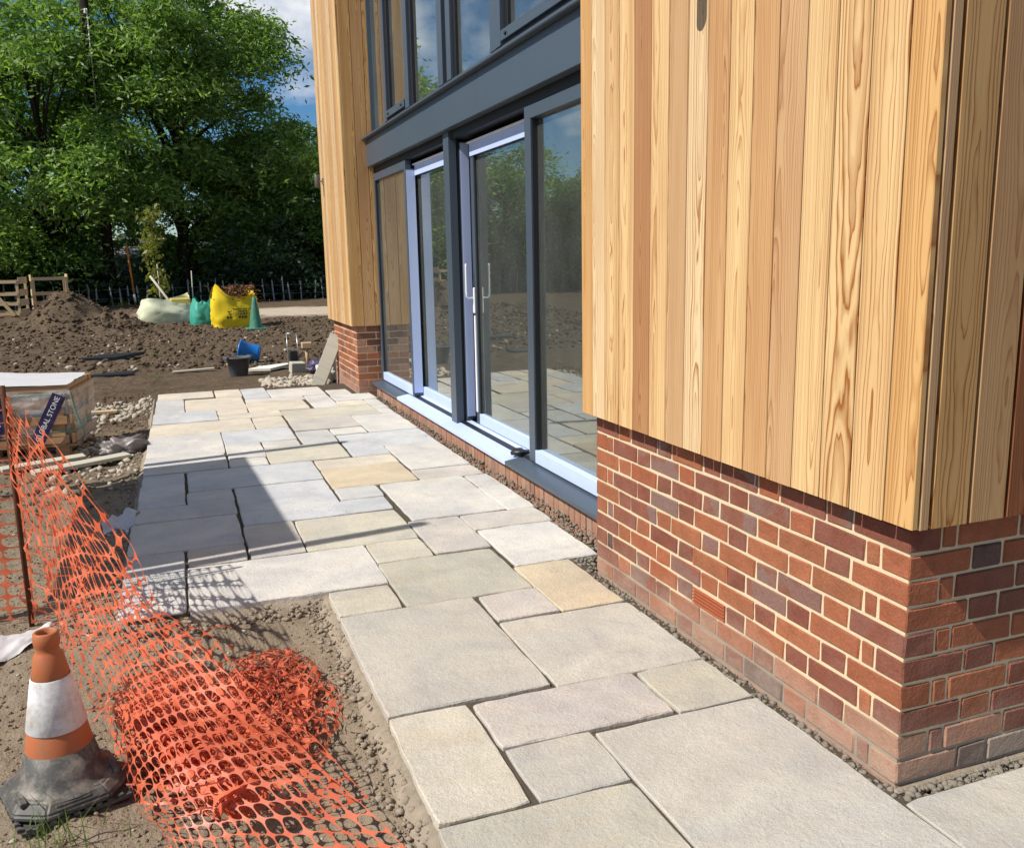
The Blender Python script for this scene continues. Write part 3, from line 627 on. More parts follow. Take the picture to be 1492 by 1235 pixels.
panel(1.97, 3.60, .333, .098, .06, True, .045)                                       # fixed leaf by the near pier
bx('post_gasket', .389, .432, 3.505, 3.598, .155, 2.37, DARKFR, door, 0)
bx('inner_track', .345, .62, RY0, RY1, .092, .148, DARKFR, door, 0)
# fascia beam with flashing
beam = bx('fascia_panel', .268, .60, 4.302, RY1-.002, 2.440, 2.712, FRAME, house); bx('fascia_panel', .268, .60, RY0, 4.299, 2.440, 2.712, FRAME, house)
bm = bmesh.new(); q = [(.218, 2.718), (.218, 2.732), (.40, 2.760), (.40, 2.7135), (.226, 2.7135)]
v0 = [bm.verts.new((a, RY0, b)) for a, b in q]; v1 = [bm.verts.new((a, RY1+.03, b)) for a, b in q]
bm.faces.new(v0[::-1]); bm.faces.new(v1)
for k in range(5): bm.faces.new((v0[k], v0[(k+1) % 5], v1[(k+1) % 5], v1[k]))
bm_done(bm, 'flashing', FRAME, beam).matrix_parent_inverse = Matrix.Translation(-beam.location)
# upper windows
up = bx('upper_window', .33, .42, RY0, RY1, 2.752, 2.805, FRAME, house)
def U(*a, **k):
    o = bx(*a, **k); return o
for nm, y0, y1, x0, mt in (('mullion', 8.03, 8.098, .33, FRAME), ('mullion', 7.27, 7.36, .325, FRAME), ('gasket', 7.20, 7.268, .345, DARKFR), ('mullion', 6.38, 6.52, .325, FRAME), ('gasket', 6.30, 6.378, .345, DARKFR), ('mullion', 5.30, 5.43, .325, FRAME), ('gasket', 5.19, 5.298, .35, DARKFR), ('mullion', 5.08, 5.188, .325, FRAME), ('gasket', 5.02, 5.078, .35, DARKFR), ('mullion', 4.07, 4.18, .325, FRAME), ('gasket', 4.055, 4.068, .35, DARKFR), ('mullion', 3.96, 4.053, .318, FRAME), ('gasket', 3.90, 3.958, .35, DARKFR), ('mullion', 2.6, 2.72, .325, FRAME)):
    bx(nm, x0, .42, y0, y1, 2.806, 5.0, mt, up)
for y0, y1 in ((6.53, 7.26), (2.73, 3.95)):
    bx('casement_rail', .316, .40, y0, y1, 2.83, 2.895, FRAME, up); bx('gasket', .335, .40, y0, y1, 2.807, 2.829, DARKFR, up, 0)
    for q in (y0+.1, y1-.1):
        lathe('drain_cap', [(0, 0), (.012, 0), (.012, .008), (0, .010)], DARKFR, up, 12, (.315, q, 2.86), (0, -math.pi/2, 0))
for y0, y1 in ((7.365, 8.028), (6.525, 7.198), (5.435, 6.298), (4.185, 5.018), (2.725, 3.898), (1.9, 2.598)):
    bx('pane', .372, .376, y0, y1, 2.807, 4.98, GLASS, up, 0)
bx('window_head', .32, .5, RY0, RY1, 5.001, 5.2, FRAME, up)
for o in list(COL.objects):
    pass
# children built in world coordinates: keep them where they are
def reparent_fix():
    for par in (near_wall, far_wall, near_clad, far_clad, plinth, door, up, beam):
        loc = par.location.copy()
        if loc.length > 1e-6:
            for c in par.children: c.location = c.location-loc
            for c in par.children: c.matrix_parent_inverse = Matrix.Identity(4)
reparent_fix()
# the rooms behind the glass and the shell of the house
bm = bmesh.new(); add_box(bm, (.56, 1.85, -.1), (6.0, 8.2, .09)); bm_done(bm, 'room_floor', SCREED, house)
bm = bmesh.new(); add_box(bm, (5.9, .301, -.25), (6.0, 10.0, ZT)); add_box(bm, (.302, 1.70, .0), (5.9, 1.85, ZT)); add_box(bm, (.42, 8.2, .0), (5.9, 8.35, ZT)); add_box(bm, (.43, 9.4, -.25), (5.9, 9.6, ZT)); add_box(bm, (.602, 1.851, 2.47), (5.9, 8.19, 2.74))
bm_done(bm, 'room_walls', PLASTER, house)
bm = bmesh.new(); add_box(bm, (-.04, -.04, 5.202), (6.1, 10.1, 5.42)); bm_done(bm, 'roof', FRAME, house)
# small black packer left on the sill
bm = bmesh.new(); bmesh.ops.create_icosphere(bm, subdivisions=2, radius=1)
for v in bm.verts: v.co = Vector((v.co.x*.045, v.co.y*.07, v.co.z*.022))*(1+.35*math.sin(v.co.x*7+v.co.y*5)*math.cos(v.co.z*6))
pk = bm_done(bm, 'rubber_glove', BLACKP, None, (.335, 3.80, .170), (0, -.25, .6), True); tag(pk, 'crumpled black rubber glove on the door sill', 'glove')

# ------------------------------------------------------------------ trees, hedge, fence
def leaf_mesh(C, size, seed, mat, droop=.35, name='crown', asp=.32):
    """C: leaf positions; every leaf is a bent diamond of its own"""
    g2 = np.random.default_rng(seed); n = len(C)
    a = g2.uniform(0, 6.283, n); el = g2.normal(-droop, .45, n)
    d = np.stack([np.cos(a)*np.cos(el), np.sin(a)*np.cos(el), np.sin(el)], -1)
    r = g2.normal(0, 1, (n, 3)); r[:, 2] *= .5; s = np.cross(d, r); s /= np.linalg.norm(s, axis=1)[:, None]+1e-9
    up = np.cross(s, d); L = (size*g2.uniform(.55, 1.35, n))[:, None]; W = L*asp*.5
    V = np.stack([C, C+d*L*.45+s*W+up*L*.05, C+d*L-up*L*.10, C+d*L*.45-s*W+up*L*.05], 1).reshape(-1, 3)
    F = (np.arange(n)*4)[:, None]+np.array([0, 1, 2, 3])
    return mesh_np(name, V, F, mat)
def crown_points(ncl, per, rx, ry, rz, cz, seed, clr=.75, shell=.55):
    g2 = np.random.default_rng(seed)
    u = g2.normal(0, 1, (ncl, 3)); u /= np.linalg.norm(u, axis=1)[:, None]
    rad = shell+(1-shell)*g2.random(ncl)**.6
    lump = 1+.22*np.sin(u[:, 0]*4.1+seed)*np.cos(u[:, 1]*3.3+seed*2)+.16*np.sin(u[:, 2]*6+seed*1.7+u[:, 0]*5)
    c = u*(rad*lump)[:, None]*np.array((rx, ry, rz)); c[:, 2] += cz
    k = g2.integers(int(per*.6), int(per*1.4), ncl); idx = np.repeat(np.arange(ncl), k)
    off = g2.normal(0, 1, (len(idx), 3))*np.array((clr, clr, clr*.36))
    off[:, 2] -= .22*(off[:, 0]**2+off[:, 1]**2)/clr
    return c, c[idx]+off
_trunks = {}
def make_tree(name, seed, H, rx, ry, rz, cz, ncl, per, leaf, mat, trunk_r, clr=.75, shell=.5, tilt=0.0):
    g2 = np.random.default_rng(seed+900); cl, P = crown_points(ncl, per, rx, ry, rz, cz, seed, clr, shell)
    P = P[P[:, 2] > .4]
    crown = leaf_mesh(P, leaf, seed+5, mat)
    z = np.linspace(-.3, cz+rz*.55, 9); tx = np.cumsum(g2.normal(0, .06, 9))+tilt*z; ty = np.cumsum(g2.normal(0, .06, 9))
    tp = np.stack([tx, ty, z], -1); parts = [tube_np(tp, np.linspace(trunk_r, trunk_r*.22, 9), 8)]
    for q in range(min(34, ncl)):
        e = cl[g2.integers(0, ncl)]; zs = max(.8, min(e[2]-.6, cz+rz*.4))*g2.uniform(.45, .9); s0 = np.array((np.interp(zs, z, tx), np.interp(zs, z, ty), zs))
        m = (s0+e)/2+np.array((0, 0, .35)); t = np.linspace(0, 1, 6)[:, None]
        pts = (1-t)**2*s0+2*t*(1-t)*m+t**2*e; parts.append(tube_np(pts, np.linspace(trunk_r*.34, .012, 6), 6))
    V, F = merge(parts); trunk = mesh_np('trunk', V, F, BARK, True)
    return trunk, crown
def put_tree(name, kind, loc, rz, sc, label, cat='tree', group=None):
    e = empty(name, loc, label, cat, group, rz); e.scale = (sc, sc, sc)
    link('trunk', kind[0], e); link('crown', kind[1], e); return e
TA = make_tree('ash', 11, 15, 4.7, 4.4, 6.4, 8.0, 120, 560, .27, LEAFA, .28, .66, .5)
TB = make_tree('ash', 12, 12, 4.1, 3.8, 4.9, 5.6, 105, 540, .26, LEAFA, .24, .60, .48)
TC = make_tree('ash', 13, 10, 3.1, 3.0, 3.4, 4.2, 85, 380, .20, LEAFA, .18, .55, .55)
GT = 'trees of the boundary belt'
for kind, x, y, rz, sc, lb in (
    (TA, -1.2, 40.0, .3, 1.02, 'tall leafy ash tree standing behind the yellow bulk bag'),
    (TB, -6.2, 37.5, 1.1, 1.06, 'broad bushy ash tree beside the utility pole, behind the crates'),
    (TC, 3.3, 42.5, 2.0, 1.05, 'smaller ash tree beside the tiled outbuilding'),
    (TC, -11.8, 38.0, 2.2, .95, 'ash tree beyond the crates, outside end of the belt'),
    (TC, -16.0, 35.5, .5, .85, 'ash tree reflected in the near fixed pane'),
    (TC, -21.5, 36.0, 4.1, 1.0, 'ash tree reflected at the edge of the near pane'),
    (TB, -27.0, 33.0, 3.3, .8, 'ash tree at the bend of the boundary belt'),
    (TB, -34.0, 28.0, 1.7, .9, 'ash tree furthest round the boundary belt'),
    (TB, 9.5, 44.0, 2.8, .95, 'ash tree hidden behind the clad pier')):
    put_tree('ash_tree', kind, (x, y, gz(x, y)-.05), rz, sc, lb, 'tree', GT)
# dark undergrowth below the trees: one dense hedge bank of leaves
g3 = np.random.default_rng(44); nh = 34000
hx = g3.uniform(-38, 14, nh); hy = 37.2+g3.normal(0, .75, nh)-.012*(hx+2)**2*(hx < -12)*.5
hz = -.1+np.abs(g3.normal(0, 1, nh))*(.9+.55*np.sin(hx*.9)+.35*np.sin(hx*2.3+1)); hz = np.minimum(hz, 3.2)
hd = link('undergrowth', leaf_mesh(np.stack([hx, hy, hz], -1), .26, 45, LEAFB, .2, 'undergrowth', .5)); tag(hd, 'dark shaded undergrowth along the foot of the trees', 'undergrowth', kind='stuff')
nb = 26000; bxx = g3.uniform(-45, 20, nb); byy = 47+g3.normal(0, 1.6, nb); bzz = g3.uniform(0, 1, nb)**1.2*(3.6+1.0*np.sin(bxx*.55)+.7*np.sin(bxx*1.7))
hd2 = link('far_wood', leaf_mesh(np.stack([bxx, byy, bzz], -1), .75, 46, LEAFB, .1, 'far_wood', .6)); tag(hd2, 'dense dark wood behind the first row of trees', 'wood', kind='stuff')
# pale paling fence along the hedge foot
fence = empty('paling_fence', (0, 35.9, -.1), 'thin pale chestnut paling fence along the foot of the trees', 'fence')
PALEM = plain('weathered_pale', (.34, .36, .36), .85, .1, .2, 3)
bm = bmesh.new(); add_box(bm, (-.024, -.013, -.1), (.024, .013, .80)); v = bm.verts.new((0, 0, .90))
pale_me = None
for f in list(bm.faces):
    if all(w.co.z > .79 for w in f.verts):
        vs_ = list(f.verts); bm.faces.remove(f)
        for i in range(4): bm.faces.new((vs_[i], vs_[(i+1) % 4], v))
pale_me = bpy.data.meshes.new('pale'); bmesh.ops.recalc_face_normals(bm, faces=bm.faces[:]); bm.to_mesh(pale_me); bm.free(); pale_me.materials.append(PALEM)
x = -20.0
while x < 6.5:
    o = link('pale', pale_me, fence, (x, rnd.uniform(-.03, .03), rnd.uniform(-.08, .05)), (rnd.uniform(-.05, .05), rnd.uniform(-.09, .09), rnd.uniform(0, 3))); o.scale = (1, 1, rnd.uniform(.82, 1.18)); x += rnd.choice((.26, .32, .38, .45, .55))
for z in (.28, .62): tube('fence_wire', [(-20, 0, z), (-10, .02, z-.03), (-3, 0, z), (6.5, 0, z-.02)], .004, STEEL, fence, 6)
# utility pole and rusty marker post among the trees
up_ = empty('utility_pole', (-4.05, 37.0, -.1), 'tall dark wooden utility pole rising through the ash trees', 'pole')
tube('pole', [(0, 0, -.4), (0, 0, 6), (0, 0, 13.5)], [.21, .19, .15], POLEW, up_, 12)
tube('cable_conduit', [(.10, -.19, 7.2), (.10, -.18, 9), (.10, -.17, 10.9)], .022, WHITE, up_, 6)
lathe('insulator', [(0, 0), (.05, 0), (.06, .05), (.03, .10), (.06, .14), (0, .2)], WHITE, up_, 12, (.05, -.22, 10.7))
mk = empty('marker_post', (-3.15, 34.6, -.12), 'thin orange and white marker post in front of the dark hedge', 'post')
tube('post', [(0, 0, -.1), (-.06, 0, 1.0), (-.14, 0, 2.3)], .035, plain('orange_post', (.50, .16, .03), .7, .2), mk, 8); tube('white_band', [(-.012, 0, .18), (-.03, 0, .48)], .039, WHITE, mk, 8)
# neighbouring buildings glimpsed under the branches
def shed(name, x, y, w, d, hw, hr, wallm, roofm, label):
    e = empty(name, (x, y, -.15), label, 'building'); box('wall', (-w/2, 0, 0), (w/2, d, hw), wallm, e)
    bm = bmesh.new(); p = [(-w/2-.2, -.25, hw-.05), (w/2+.2, -.25, hw-.05), (w/2+.2, d/2, hr), (-w/2-.2, d/2, hr), (-w/2-.2, d+.25, hw-.05), (w/2+.2, d+.25, hw-.05)]
    v = [bm.verts.new(q) for q in p]; bm.faces.new((v[0], v[1], v[2], v[3])); bm.faces.new((v[3], v[2], v[5], v[4])); bm.faces.new((v[1], v[5], v[2])); bm.faces.new((v[0], v[3], v[4])); bm.faces.new((v[0], v[4], v[5], v[1]))
    bm_done(bm, 'roof', roofm, e)
    for q in (-.28, .22):
        wdw = box('window', (q*w-.45, -.05, hw*.35), (q*w+.45, .02, hw*.8), WHITE, e); box('pane', (-.38, -.045, -.38), (.38, -.03, .38), DARKFR, wdw)
ROOFT = plain('red_roof_tiles', (.22, .075, .045), .9, .1, .35, 7, .5); CABIN = plain('grey_cabin_panel', (.34, .36, .38), .7, .2, .08, 2)
shed('tiled_outbuilding', 6.4, 45.0, 5.0, 4.0, 1.6, 3.1, plain('old_brick', (.25, .11, .07), .9, .1, .3, 9, .4), ROOFT, 'low red tiled outbuilding seen under the branches by the pier')
shed('grey_cabin', -3.6, 41.5, 4.6, 3.0, 1.9, 2.4, CABIN, plain('cabin_roof', (.2, .21, .22), .8, .1), 'pale grey cabin behind the hedge by the utility pole')

# ------------------------------------------------------------------ things out on the soil
def crate(x, y, rz, label, brace, S=(1.0, .9, 1.12)):
    e = empty('timber_crate', (x, y, gz(x, y)), label, 'crate', None, rz); w, d, h = S; t = .022
    for sx in (-1, 1):
        for sy in (-1, 1): box('corner_post', (sx*w/2-.035, sy*d/2-.035, 0), (sx*w/2+.035, sy*d/2+.035, h), PALEW, e)
    for z in (.06, .36, .66, h-.09):
        for sy in (-1, 1): box('slat', (-w/2, sy*(d/2+.045)-t/2, z), (w/2, sy*(d/2+.045)+t/2, z+.085), PALEW, e)
        for sx in (-1, 1): box('slat', (sx*(w/2+.046)-t/2, -d/2, z-.02), (sx*(w/2+.046)+t/2, d/2, z+.18), PALEW, e)
    if brace:
        b = box('brace', (-.05, -.012, -.62), (.05, .012, .62), PALEW, e); b.location = (0, -d/2-.072, h*.5); b.rotation_euler = (0, -.62, 0)
    return e
crate(-6.72, 30.0, -.12, 'slatted timber crate with a diagonal brace behind the soil heap', True)
crate(-5.55, 30.9, .18, 'slatted timber crate without a brace behind the soil heap', False, (.95, .9, 1.22))

def bag(name, loc, w, d, h, mat, label, seed, peaks=(), rz=0.0, slump=.12, top_in=.0, lid=True):
    e = empty(name, loc, label, 'bag', None, rz); nA, nZ = 48, 16; V = []
    for j in range(nZ):
        t = j/(nZ-1)
        for i in range(nA):
            a = 2*math.pi*i/nA; c, s = math.cos(a), math.sin(a); k = (abs(c)**4+abs(s)**4)**-.25
            bul = 1+.10*math.sin(math.pi*min(1, t*1.1))-top_in*t*t
            f = .09*fbm(np.array([math.cos(a)*2.2+seed]), np.array([math.sin(a)*2.2+t*2.5]), seed, 4)[0]+.05*math.sin(a*9+seed+t*6)*.5+.06*fbm(np.array([a*3.5+seed*3]), np.array([t*7]), seed+9, 4, .65)[0]
            z = h*t*(1-slump*(1+math.sin(a*2+seed))*.5)
            for pa, ph in peaks: z += ph*max(0, t-.45)/.55*math.exp(-((math.atan2(math.sin(a-pa), math.cos(a-pa)))/.30)**2)
            V.append((c*k*w/2*(bul+f), s*k*d/2*(bul+f), z))
    F = [[j*nA+i, j*nA+(i+1) % nA, (j+1)*nA+(i+1) % nA, (j+1)*nA+i] for j in range(nZ-1) for i in range(nA)]
    body = link('bag_body', mesh_np('bag_body', np.array(V), F, mat, True), e)
    if lid:
        R = []; n2 = 7
        for j in range(n2):
            q = 1-j/(n2-1)*.98
            for i in range(nA):
                x, y, z = V[(nZ-2)*nA+i]; zz = h*.80*(1-.5*slump)+.06*fbm(np.array([x*5+seed]), np.array([y*5]), seed+3)[0]+.10*(1-q)*lid
                R.append((x*q*.97, y*q*.97, zz))
        F2 = [[j*nA+i, j*nA+(i+1) % nA, (j+1)*nA+(i+1) % nA, (j+1)*nA+i] for j in range(n2-1) for i in range(nA)]
        link('bag_top', mesh_np('bag_top', np.array(R), F2, mat, True), e)
    return e
b = bag('bulk_bag', (-2.0, 23.9, gz(-2.0, 23.9)-.03), 1.3, .95, .70, WBAG, 'slumped pale cream bulk bag beside the young tree', 3, ((.5, .12), (2.6, .14)), .1, .25, .12, .9)
box('yellow_flap', (.1, -.1, .52), (.62, .36, .66), plain('dull_yellow_bag', (.50, .42, .12), .6, .2), b, .03)
b = bag('bulk_bag', (-1.12, 22.5, gz(-1.12, 22.5)-.03), .62, .62, .72, GBAG, 'teal green bag between the cream and yellow bags', 5, ((2.2, .1),), .2, .2, .35, 1.2)
yb = bag('bulk_bag', (-.42, 21.3, gz(-.42, 21.3)-.03), 1.02, .9, .78, YBAG, 'bright yellow bulk bag filled with brown cuttings', 8, ((2.36, .26), (.78, .16), (3.93, .34), (5.5, .05)), .05, .10, -.04, .0)
gy = np.random.default_rng(8); dp = np.stack([gy.normal(.05, .22, 900), gy.normal(0, .2, 900), gy.uniform(.6, 1.02, 900)], -1)
link('cuttings', leaf_mesh(dp, .11, 9, plain('brown_cuttings', (.19, .10, .05), .9, .1, .4, 20), .1, 'cuttings', .3), yb)
link('bag_fill', mesh_np('bag_fill', np.array([(-.48, -.42, .62), (.48, -.42, .62), (.48, .42, .64), (-.48, .42, .64)]), [[0, 1, 2, 3]], plain('bag_compost', (.10, .06, .035), .95, .05, .3, 20, .5), None), yb)
INK = plain('bag_print', (.05, .05, .045), .6, .2)
for z, hh, xa in ((.26, .055, -.25), (.35, .03, -.20), (.41, .03, -.22), (.47, .025, -.1)):
    xq = xa
    while xq < xa+.42:
        wq = rnd.uniform(.02, .06); box('bag_print', (xq, -.508, z), (xq+wq, -.49, z+hh*rnd.uniform(.6, 1)), INK, yb); xq += wq+rnd.uniform(.012, .03)
CONEG = make_cone_rubber('green_cone', (.035, .20, .12), (.20, .24, .20), .6)
gc = empty('traffic_cone', (-.06, 19.9, gz(-.06, 19.9)-.01), 'faded green traffic cone in front of the yellow bag', 'cone')
lathe('cone_body', [(.155, .03), (.15, .05), (.06, .60), (.035, .74), (.028, .745), (.024, .74), (.05, .58)], CONEG, gc, 24)
box('cone_base', (-.23, -.23, 0), (.23, .23, .035), CONEG, gc, .01)
# young staked tree
yt = empty('young_tree', (-2.2, 24.9, gz(-2.2, 24.9)), 'slender young tree with yellowish leaves tied beside the cream bag', 'tree')
tube('trunk', [(0, 0, -.1), (.02, 0, 1.0), (-.03, .02, 2.0), (-.06, 0, 3.05)], [.028, .024, .018, .006], BARK, yt, 8)
g4 = np.random.default_rng(61); zc = g4.uniform(.75, 3.0, 60); cc = np.stack([g4.normal(-.02, .17, 60)*(1.15-.25*zc), g4.normal(0, .17, 60), zc], -1)
pp = np.repeat(cc, 9, 0)+g4.normal(0, .075, (540, 3)); link('crown', leaf_mesh(pp, .15, 62, LEAFC, .6, 'crown', .5), yt)
tube('support_stake', [(.05, -.02, -.1), (.05, -.02, 1.55)], .022, OLDW, yt, 6)
pr = link('prop_pole', mesh_np('prop_pole', *tube_np([(-.50, 0, 1.22), (.30, -.5, -.02)], .03, 6), OLDW, True), None, (-1.85, 24.3, gz(-1.7, 24.1))); tag(pr, 'bare timber pole leaning by the young tree', 'pole')
cane = link('cane', mesh_np('cane', *tube_np([(0, 0, -.1), (.03, 0, 1.35)], .016, 6), OLDW, True), None, (-1.32, 24.6, gz(-1.32, 24.6))); tag(cane, 'thin upright cane behind the cream bag', 'cane')
# buckets
def tub(name, loc, rot, r0, r1, h, mat, label, ears=True):
    e = empty(name, loc, label, 'bucket'); e.rotation_euler = rot
    lathe('tub_body', [(0, 0), (r0, 0), (r0+.004, .01), (r1, h-.02), (r1+.022, h-.02), (r1+.026, h), (r1-.004, h), (r0-.008, .014), (0, .014)], mat, e, 36)
    if ears:
        for s in (-1, 1): box('lug', (s*(r1+.03)-.03, -.05, h-.035), (s*(r1+.03)+.03, .05, h+.012), mat, e, .008)
    return e
tub('mixing_bucket', (-1.02, 11.3, gz(-1.02, 11.3)-.005), (.03, .02, .5), .118, .158, .275, GREYP, 'black plastic mixing bucket standing upright by the paving')
tub('mixing_bucket', (-.60, 12.80, gz(-.65, 12.85)+.130), (0, math.radians(97), math.radians(-28)), .120, .162, .30, BLUEP, 'bright blue bucket lying on its side on the soil', False).rotation_euler = (0, math.radians(-80), math.radians(-16))
def flat(name, pts, th, mat, label, cat, z):
    bm = bmesh.new(); a = [bm.verts.new((x, y, zz)) for x, y, zz in pts]; f = bm.faces.new(a); r = bmesh.ops.extrude_face_region(bm, geom=[f])
    for v in r['geom']:
        if isinstance(v, bmesh.types.BMVert): v.co.z += th
    o = bm_done(bm, name, mat, None, bev=.003); o.location = z; return tag(o, label, cat)
flat('stone_offcut', [(-.22, -.1, 0), (.1, -.2, .0), (.42, .02, .03), (.36, .12, .03), (.0, .16, .0)], .04, STONE_CREAM, 'flat pale stone offcut lying behind the black bucket', 'stone', (-.66, 11.75, gz(-.6, 11.75)+.012))
flat('plastic_tray', [(-.48, -.16, 0), (.1, -.2, 0), (.52, .18, .03), (-.2, .14, .02)], .05, BLACKP, 'larger black plastic sheet lying on the dug soil', 'sheet', (-2.85, 14.4, gz(-2.85, 14.4)+.02))
flat('plastic_tray', [(-.30, -.08, 0), (.28, -.10, 0), (.33, .1, .02), (-.25, .08, .0)], .03, BLACKP, 'smaller black plastic strip near the pallet', 'sheet', (-2.72, 12.1, gz(-2.72, 12.1)+.01))
o = flat('board_offcut', [(-.32, -.05, 0), (.26, -.03, .02), (.27, .06, .02), (-.31, .05, 0)], .025, OLDW, 'short grey board lying left of the black bucket', 'board', (-1.58, 12.0, gz(-1.58, 12.0)+.005)); o['label'] = 'short grey board lying flat on earth near the black bucket'
flat('board_offcut', [(-.4, -.04, 0), (.3, -.05, .0), (.3, .05, .0), (-.4, .04, 0)], .03, PALEW, 'pale timber batten lying behind the wrapped pallet', 'board', (-2.75, 8.55, gz(-2.75, 8.55)+.02))
# block splitter: wooden block and grey wire frame, mallet, purple bag
wb = box('timber_block', (-.10, -.075, 0), (.10, .075, .15), OLDW, None, .006); wb.location = (-.22, 11.2, gz(-.22, 11.2)+.07); wb.rotation_euler = (.1, .05, .15); tag(wb, 'short square timber block standing on the soil by the pier', 'block')
wf = empty('wire_rack', (-.21, 11.62, gz(-.21, 11.6)), 'small grey wire rack standing behind the timber block', 'rack')
for s in (-1, 1): tube('upright', [(s*.075, 0, 0), (s*.075, .06, .30), (s*.07, .12, .52)], .009, STEEL, wf, 6)
for t in (.05, .18, .30, .42, .99): tube('rung', [(-.075, .12*t, .52*t), (.075, .12*t, .52*t)], .008, STEEL, wf, 6)
bm = bmesh.new(); add_box(bm, (-.06, -.02, .02), (.06, .03, .27)); bm_done(bm, 'holder', BLACKP, wf, bev=.01)
ml = empty('mallet', (.035, 12.0, gz(.03, 12)), 'wooden mallet standing head up beside the wire rack', 'mallet'); box('mallet_head', (-.075, -.05, .27), (.075, .05, .36), PALEW, ml, .008)
tube('mallet_handle', [(0, 0, -.02), (0, 0, .12), (0, 0, .29)], [.008, .024, .034], PALEW, ml, 8)
def crumple(name, loc, size, mat, label, cat, seed, rz=0):
    bm = bmesh.new(); bmesh.ops.create_icosphere(bm, subdivisions=4, radius=1)
    for v in bm.verts:
        c = v.co.normalized(); n = fbm(np.array([c.x*2.6+seed+c.z]), np.array([c.y*2.6+c.z*1.7]), seed, 4, .6)[0]
        r = 1+.55*n; v.co = Vector((c.x*size[0]*r, c.y*size[1]*r, max(-.02, (c.z*.5+.45)*size[2]*r)))
    o = bm_done(bm, name, mat, None, loc, (0, 0, rz), True); return tag(o, label, cat)
crumple('plastic_sack', (.05, 10.95, gz(.05, 10.95)), (.17, .15, .19), plain('violet_sack', (.07, .055, .11), .4, .4, .3, 20, .4), 'crumpled dark violet sack behind the leaning plank', 'sack', 4)
crumple('stone_block', (.02, 10.0, gz(.02, 10)), (.12, .14, .30), STONE_CREAM, 'rough cream stone behind the leaning plank', 'stone', 6)
pl = box('leaning_plank', (-.085, -.02, 0), (.085, .02, .70), OLDW, None, .004); pl.location = (-.065, 9.42, .235); pl.rotation_euler = (-.10, .40, -.5); tag(pl, 'weathered mortar-stained plank leaning against the far brick pier', 'plank')

# ------------------------------------------------------------------ wrapped pallet of stone
A = math.radians(-8); pc = empty('stone_pallet', (-2.70, 6.30, gz(-2.9, 6.6)), 'timber crate of cream stone wrapped in clear plastic behind the orange netting', 'pallet', None, A)
pc.scale = (1, .78, 1)
W, D, Hh = 1.15, 1.0, .55
for z in (0.0, .085): 
    for y0 in (0.02, .45, .88): box('pallet_board', (-W, y0, z), (0.06, y0+.10, z+.022), PALLETW, pc)
for x0 in (-W, -W/2-.05, -.1):
    for y0 in (.02, .45, .88): box('pallet_block', (x0, y0, .0225), (x0+.1, y0+.1, .0845), PALLETW, pc)
for x0 in (-W+.02, -.78, -.42, -.06):
    for y0 in (-.012, .99): box('crate_upright', (x0-.05, y0, .10), (x0+.05, y0+.02, Hh), PALLETW, pc)
for z in (.12, .28, .42, Hh-.07):
    box('crate_slat', (-W, -.033, z), (.02, -.0125, z+.062), PALLETW, pc); box('crate_slat', (.0405, -.03, z), (.06, 1.0, z+.075), PALLETW, pc)
box('crate_upright', (.0215, .05, .1), (.0400, .15, Hh), PALLETW, pc); box('crate_upright', (.0215, .8, .1), (.0400, .9, Hh), PALLETW, pc)
for k in range(9): box('stone_slab', (-W+.03, .03+k*.105, .115), (-.02, .03+k*.105+.09, Hh-.06-rnd.uniform(0, .03)), STONE_CREAM, pc, .006)
box('stone_slab', (-W+.02, .02, Hh-.055), (-.01, .97, Hh-.015), STONE_CREAM, pc, .006)
for y0 in (.0, .93): box('top_batten', (-W-.02, y0-.03, Hh), (.05, y0+.06, Hh+.05), PALLETW, pc)
box('top_batten', (-.06, .07, Hh), (.04, .92, Hh+.05), PALLETW, pc)
def cloth(name, c00, c10, c11, c01, n, m, mat, par, amp, seed, fr=5.0):
    u, v = np.meshgrid(np.linspace(0, 1, n), np.linspace(0, 1, m)); u = u.ravel()[:, None]; v = v.ravel()[:, None]
    P = (1-u)*(1-v)*np.array(c00)+u*(1-v)*np.array(c10)+u*v*np.array(c11)+(1-u)*v*np.array(c01)
    nr = np.cross(np.array(c10)-np.array(c00), np.array(c01)-np.array(c00)); nr = nr/np.linalg.norm(nr)
    w = fbm(u[:, 0]*fr+seed, v[:, 0]*fr, seed, 4, .55); P = P+nr*(amp*w)[:, None]
    F = [[j*n+i, j*n+i+1, (j+1)*n+i+1, (j+1)*n+i] for j in range(m-1) for i in range(n-1)]
    return link(name, mesh_np(name, P, F, mat, True), par)
cloth('top_sheet', (-W-.03, -.05, Hh+.058), (.05, -.04, Hh+.054), (.045, .80, Hh+.070), (-W, .9, Hh+.12), 20, 14, PAPERM, pc, .012, 3)
cloth('clear_wrap', (-.62, -.060, .40), (.075, -.060, .36), (.07, -.052, Hh+.01), (-.60, -.052, Hh+.01), 24, 16, CLEAR, pc, .022, 5)
cloth('clear_wrap', (.085, -.06, .08), (.085, .9, .1), (.075, .9, Hh), (.078, -.05, Hh), 20, 16, CLEAR, pc, .022, 8)
tube('green_strap', [(-W, -.04, .20), (-.4, -.042, .205), (.064, -.042, .22), (.07, .3, .24), (.068, .95, .24)], .006, plain('green_strap', (.10, .26, .20), .5, .3), pc, 6)
tube('green_strap', [(-W, -.04, .515), (-.4, -.042, .52), (.064, -.042, .54), (.09, -.09, .42), (.17, -.15, .20)], .006, bpy.data.materials['green_strap'], pc, 6)
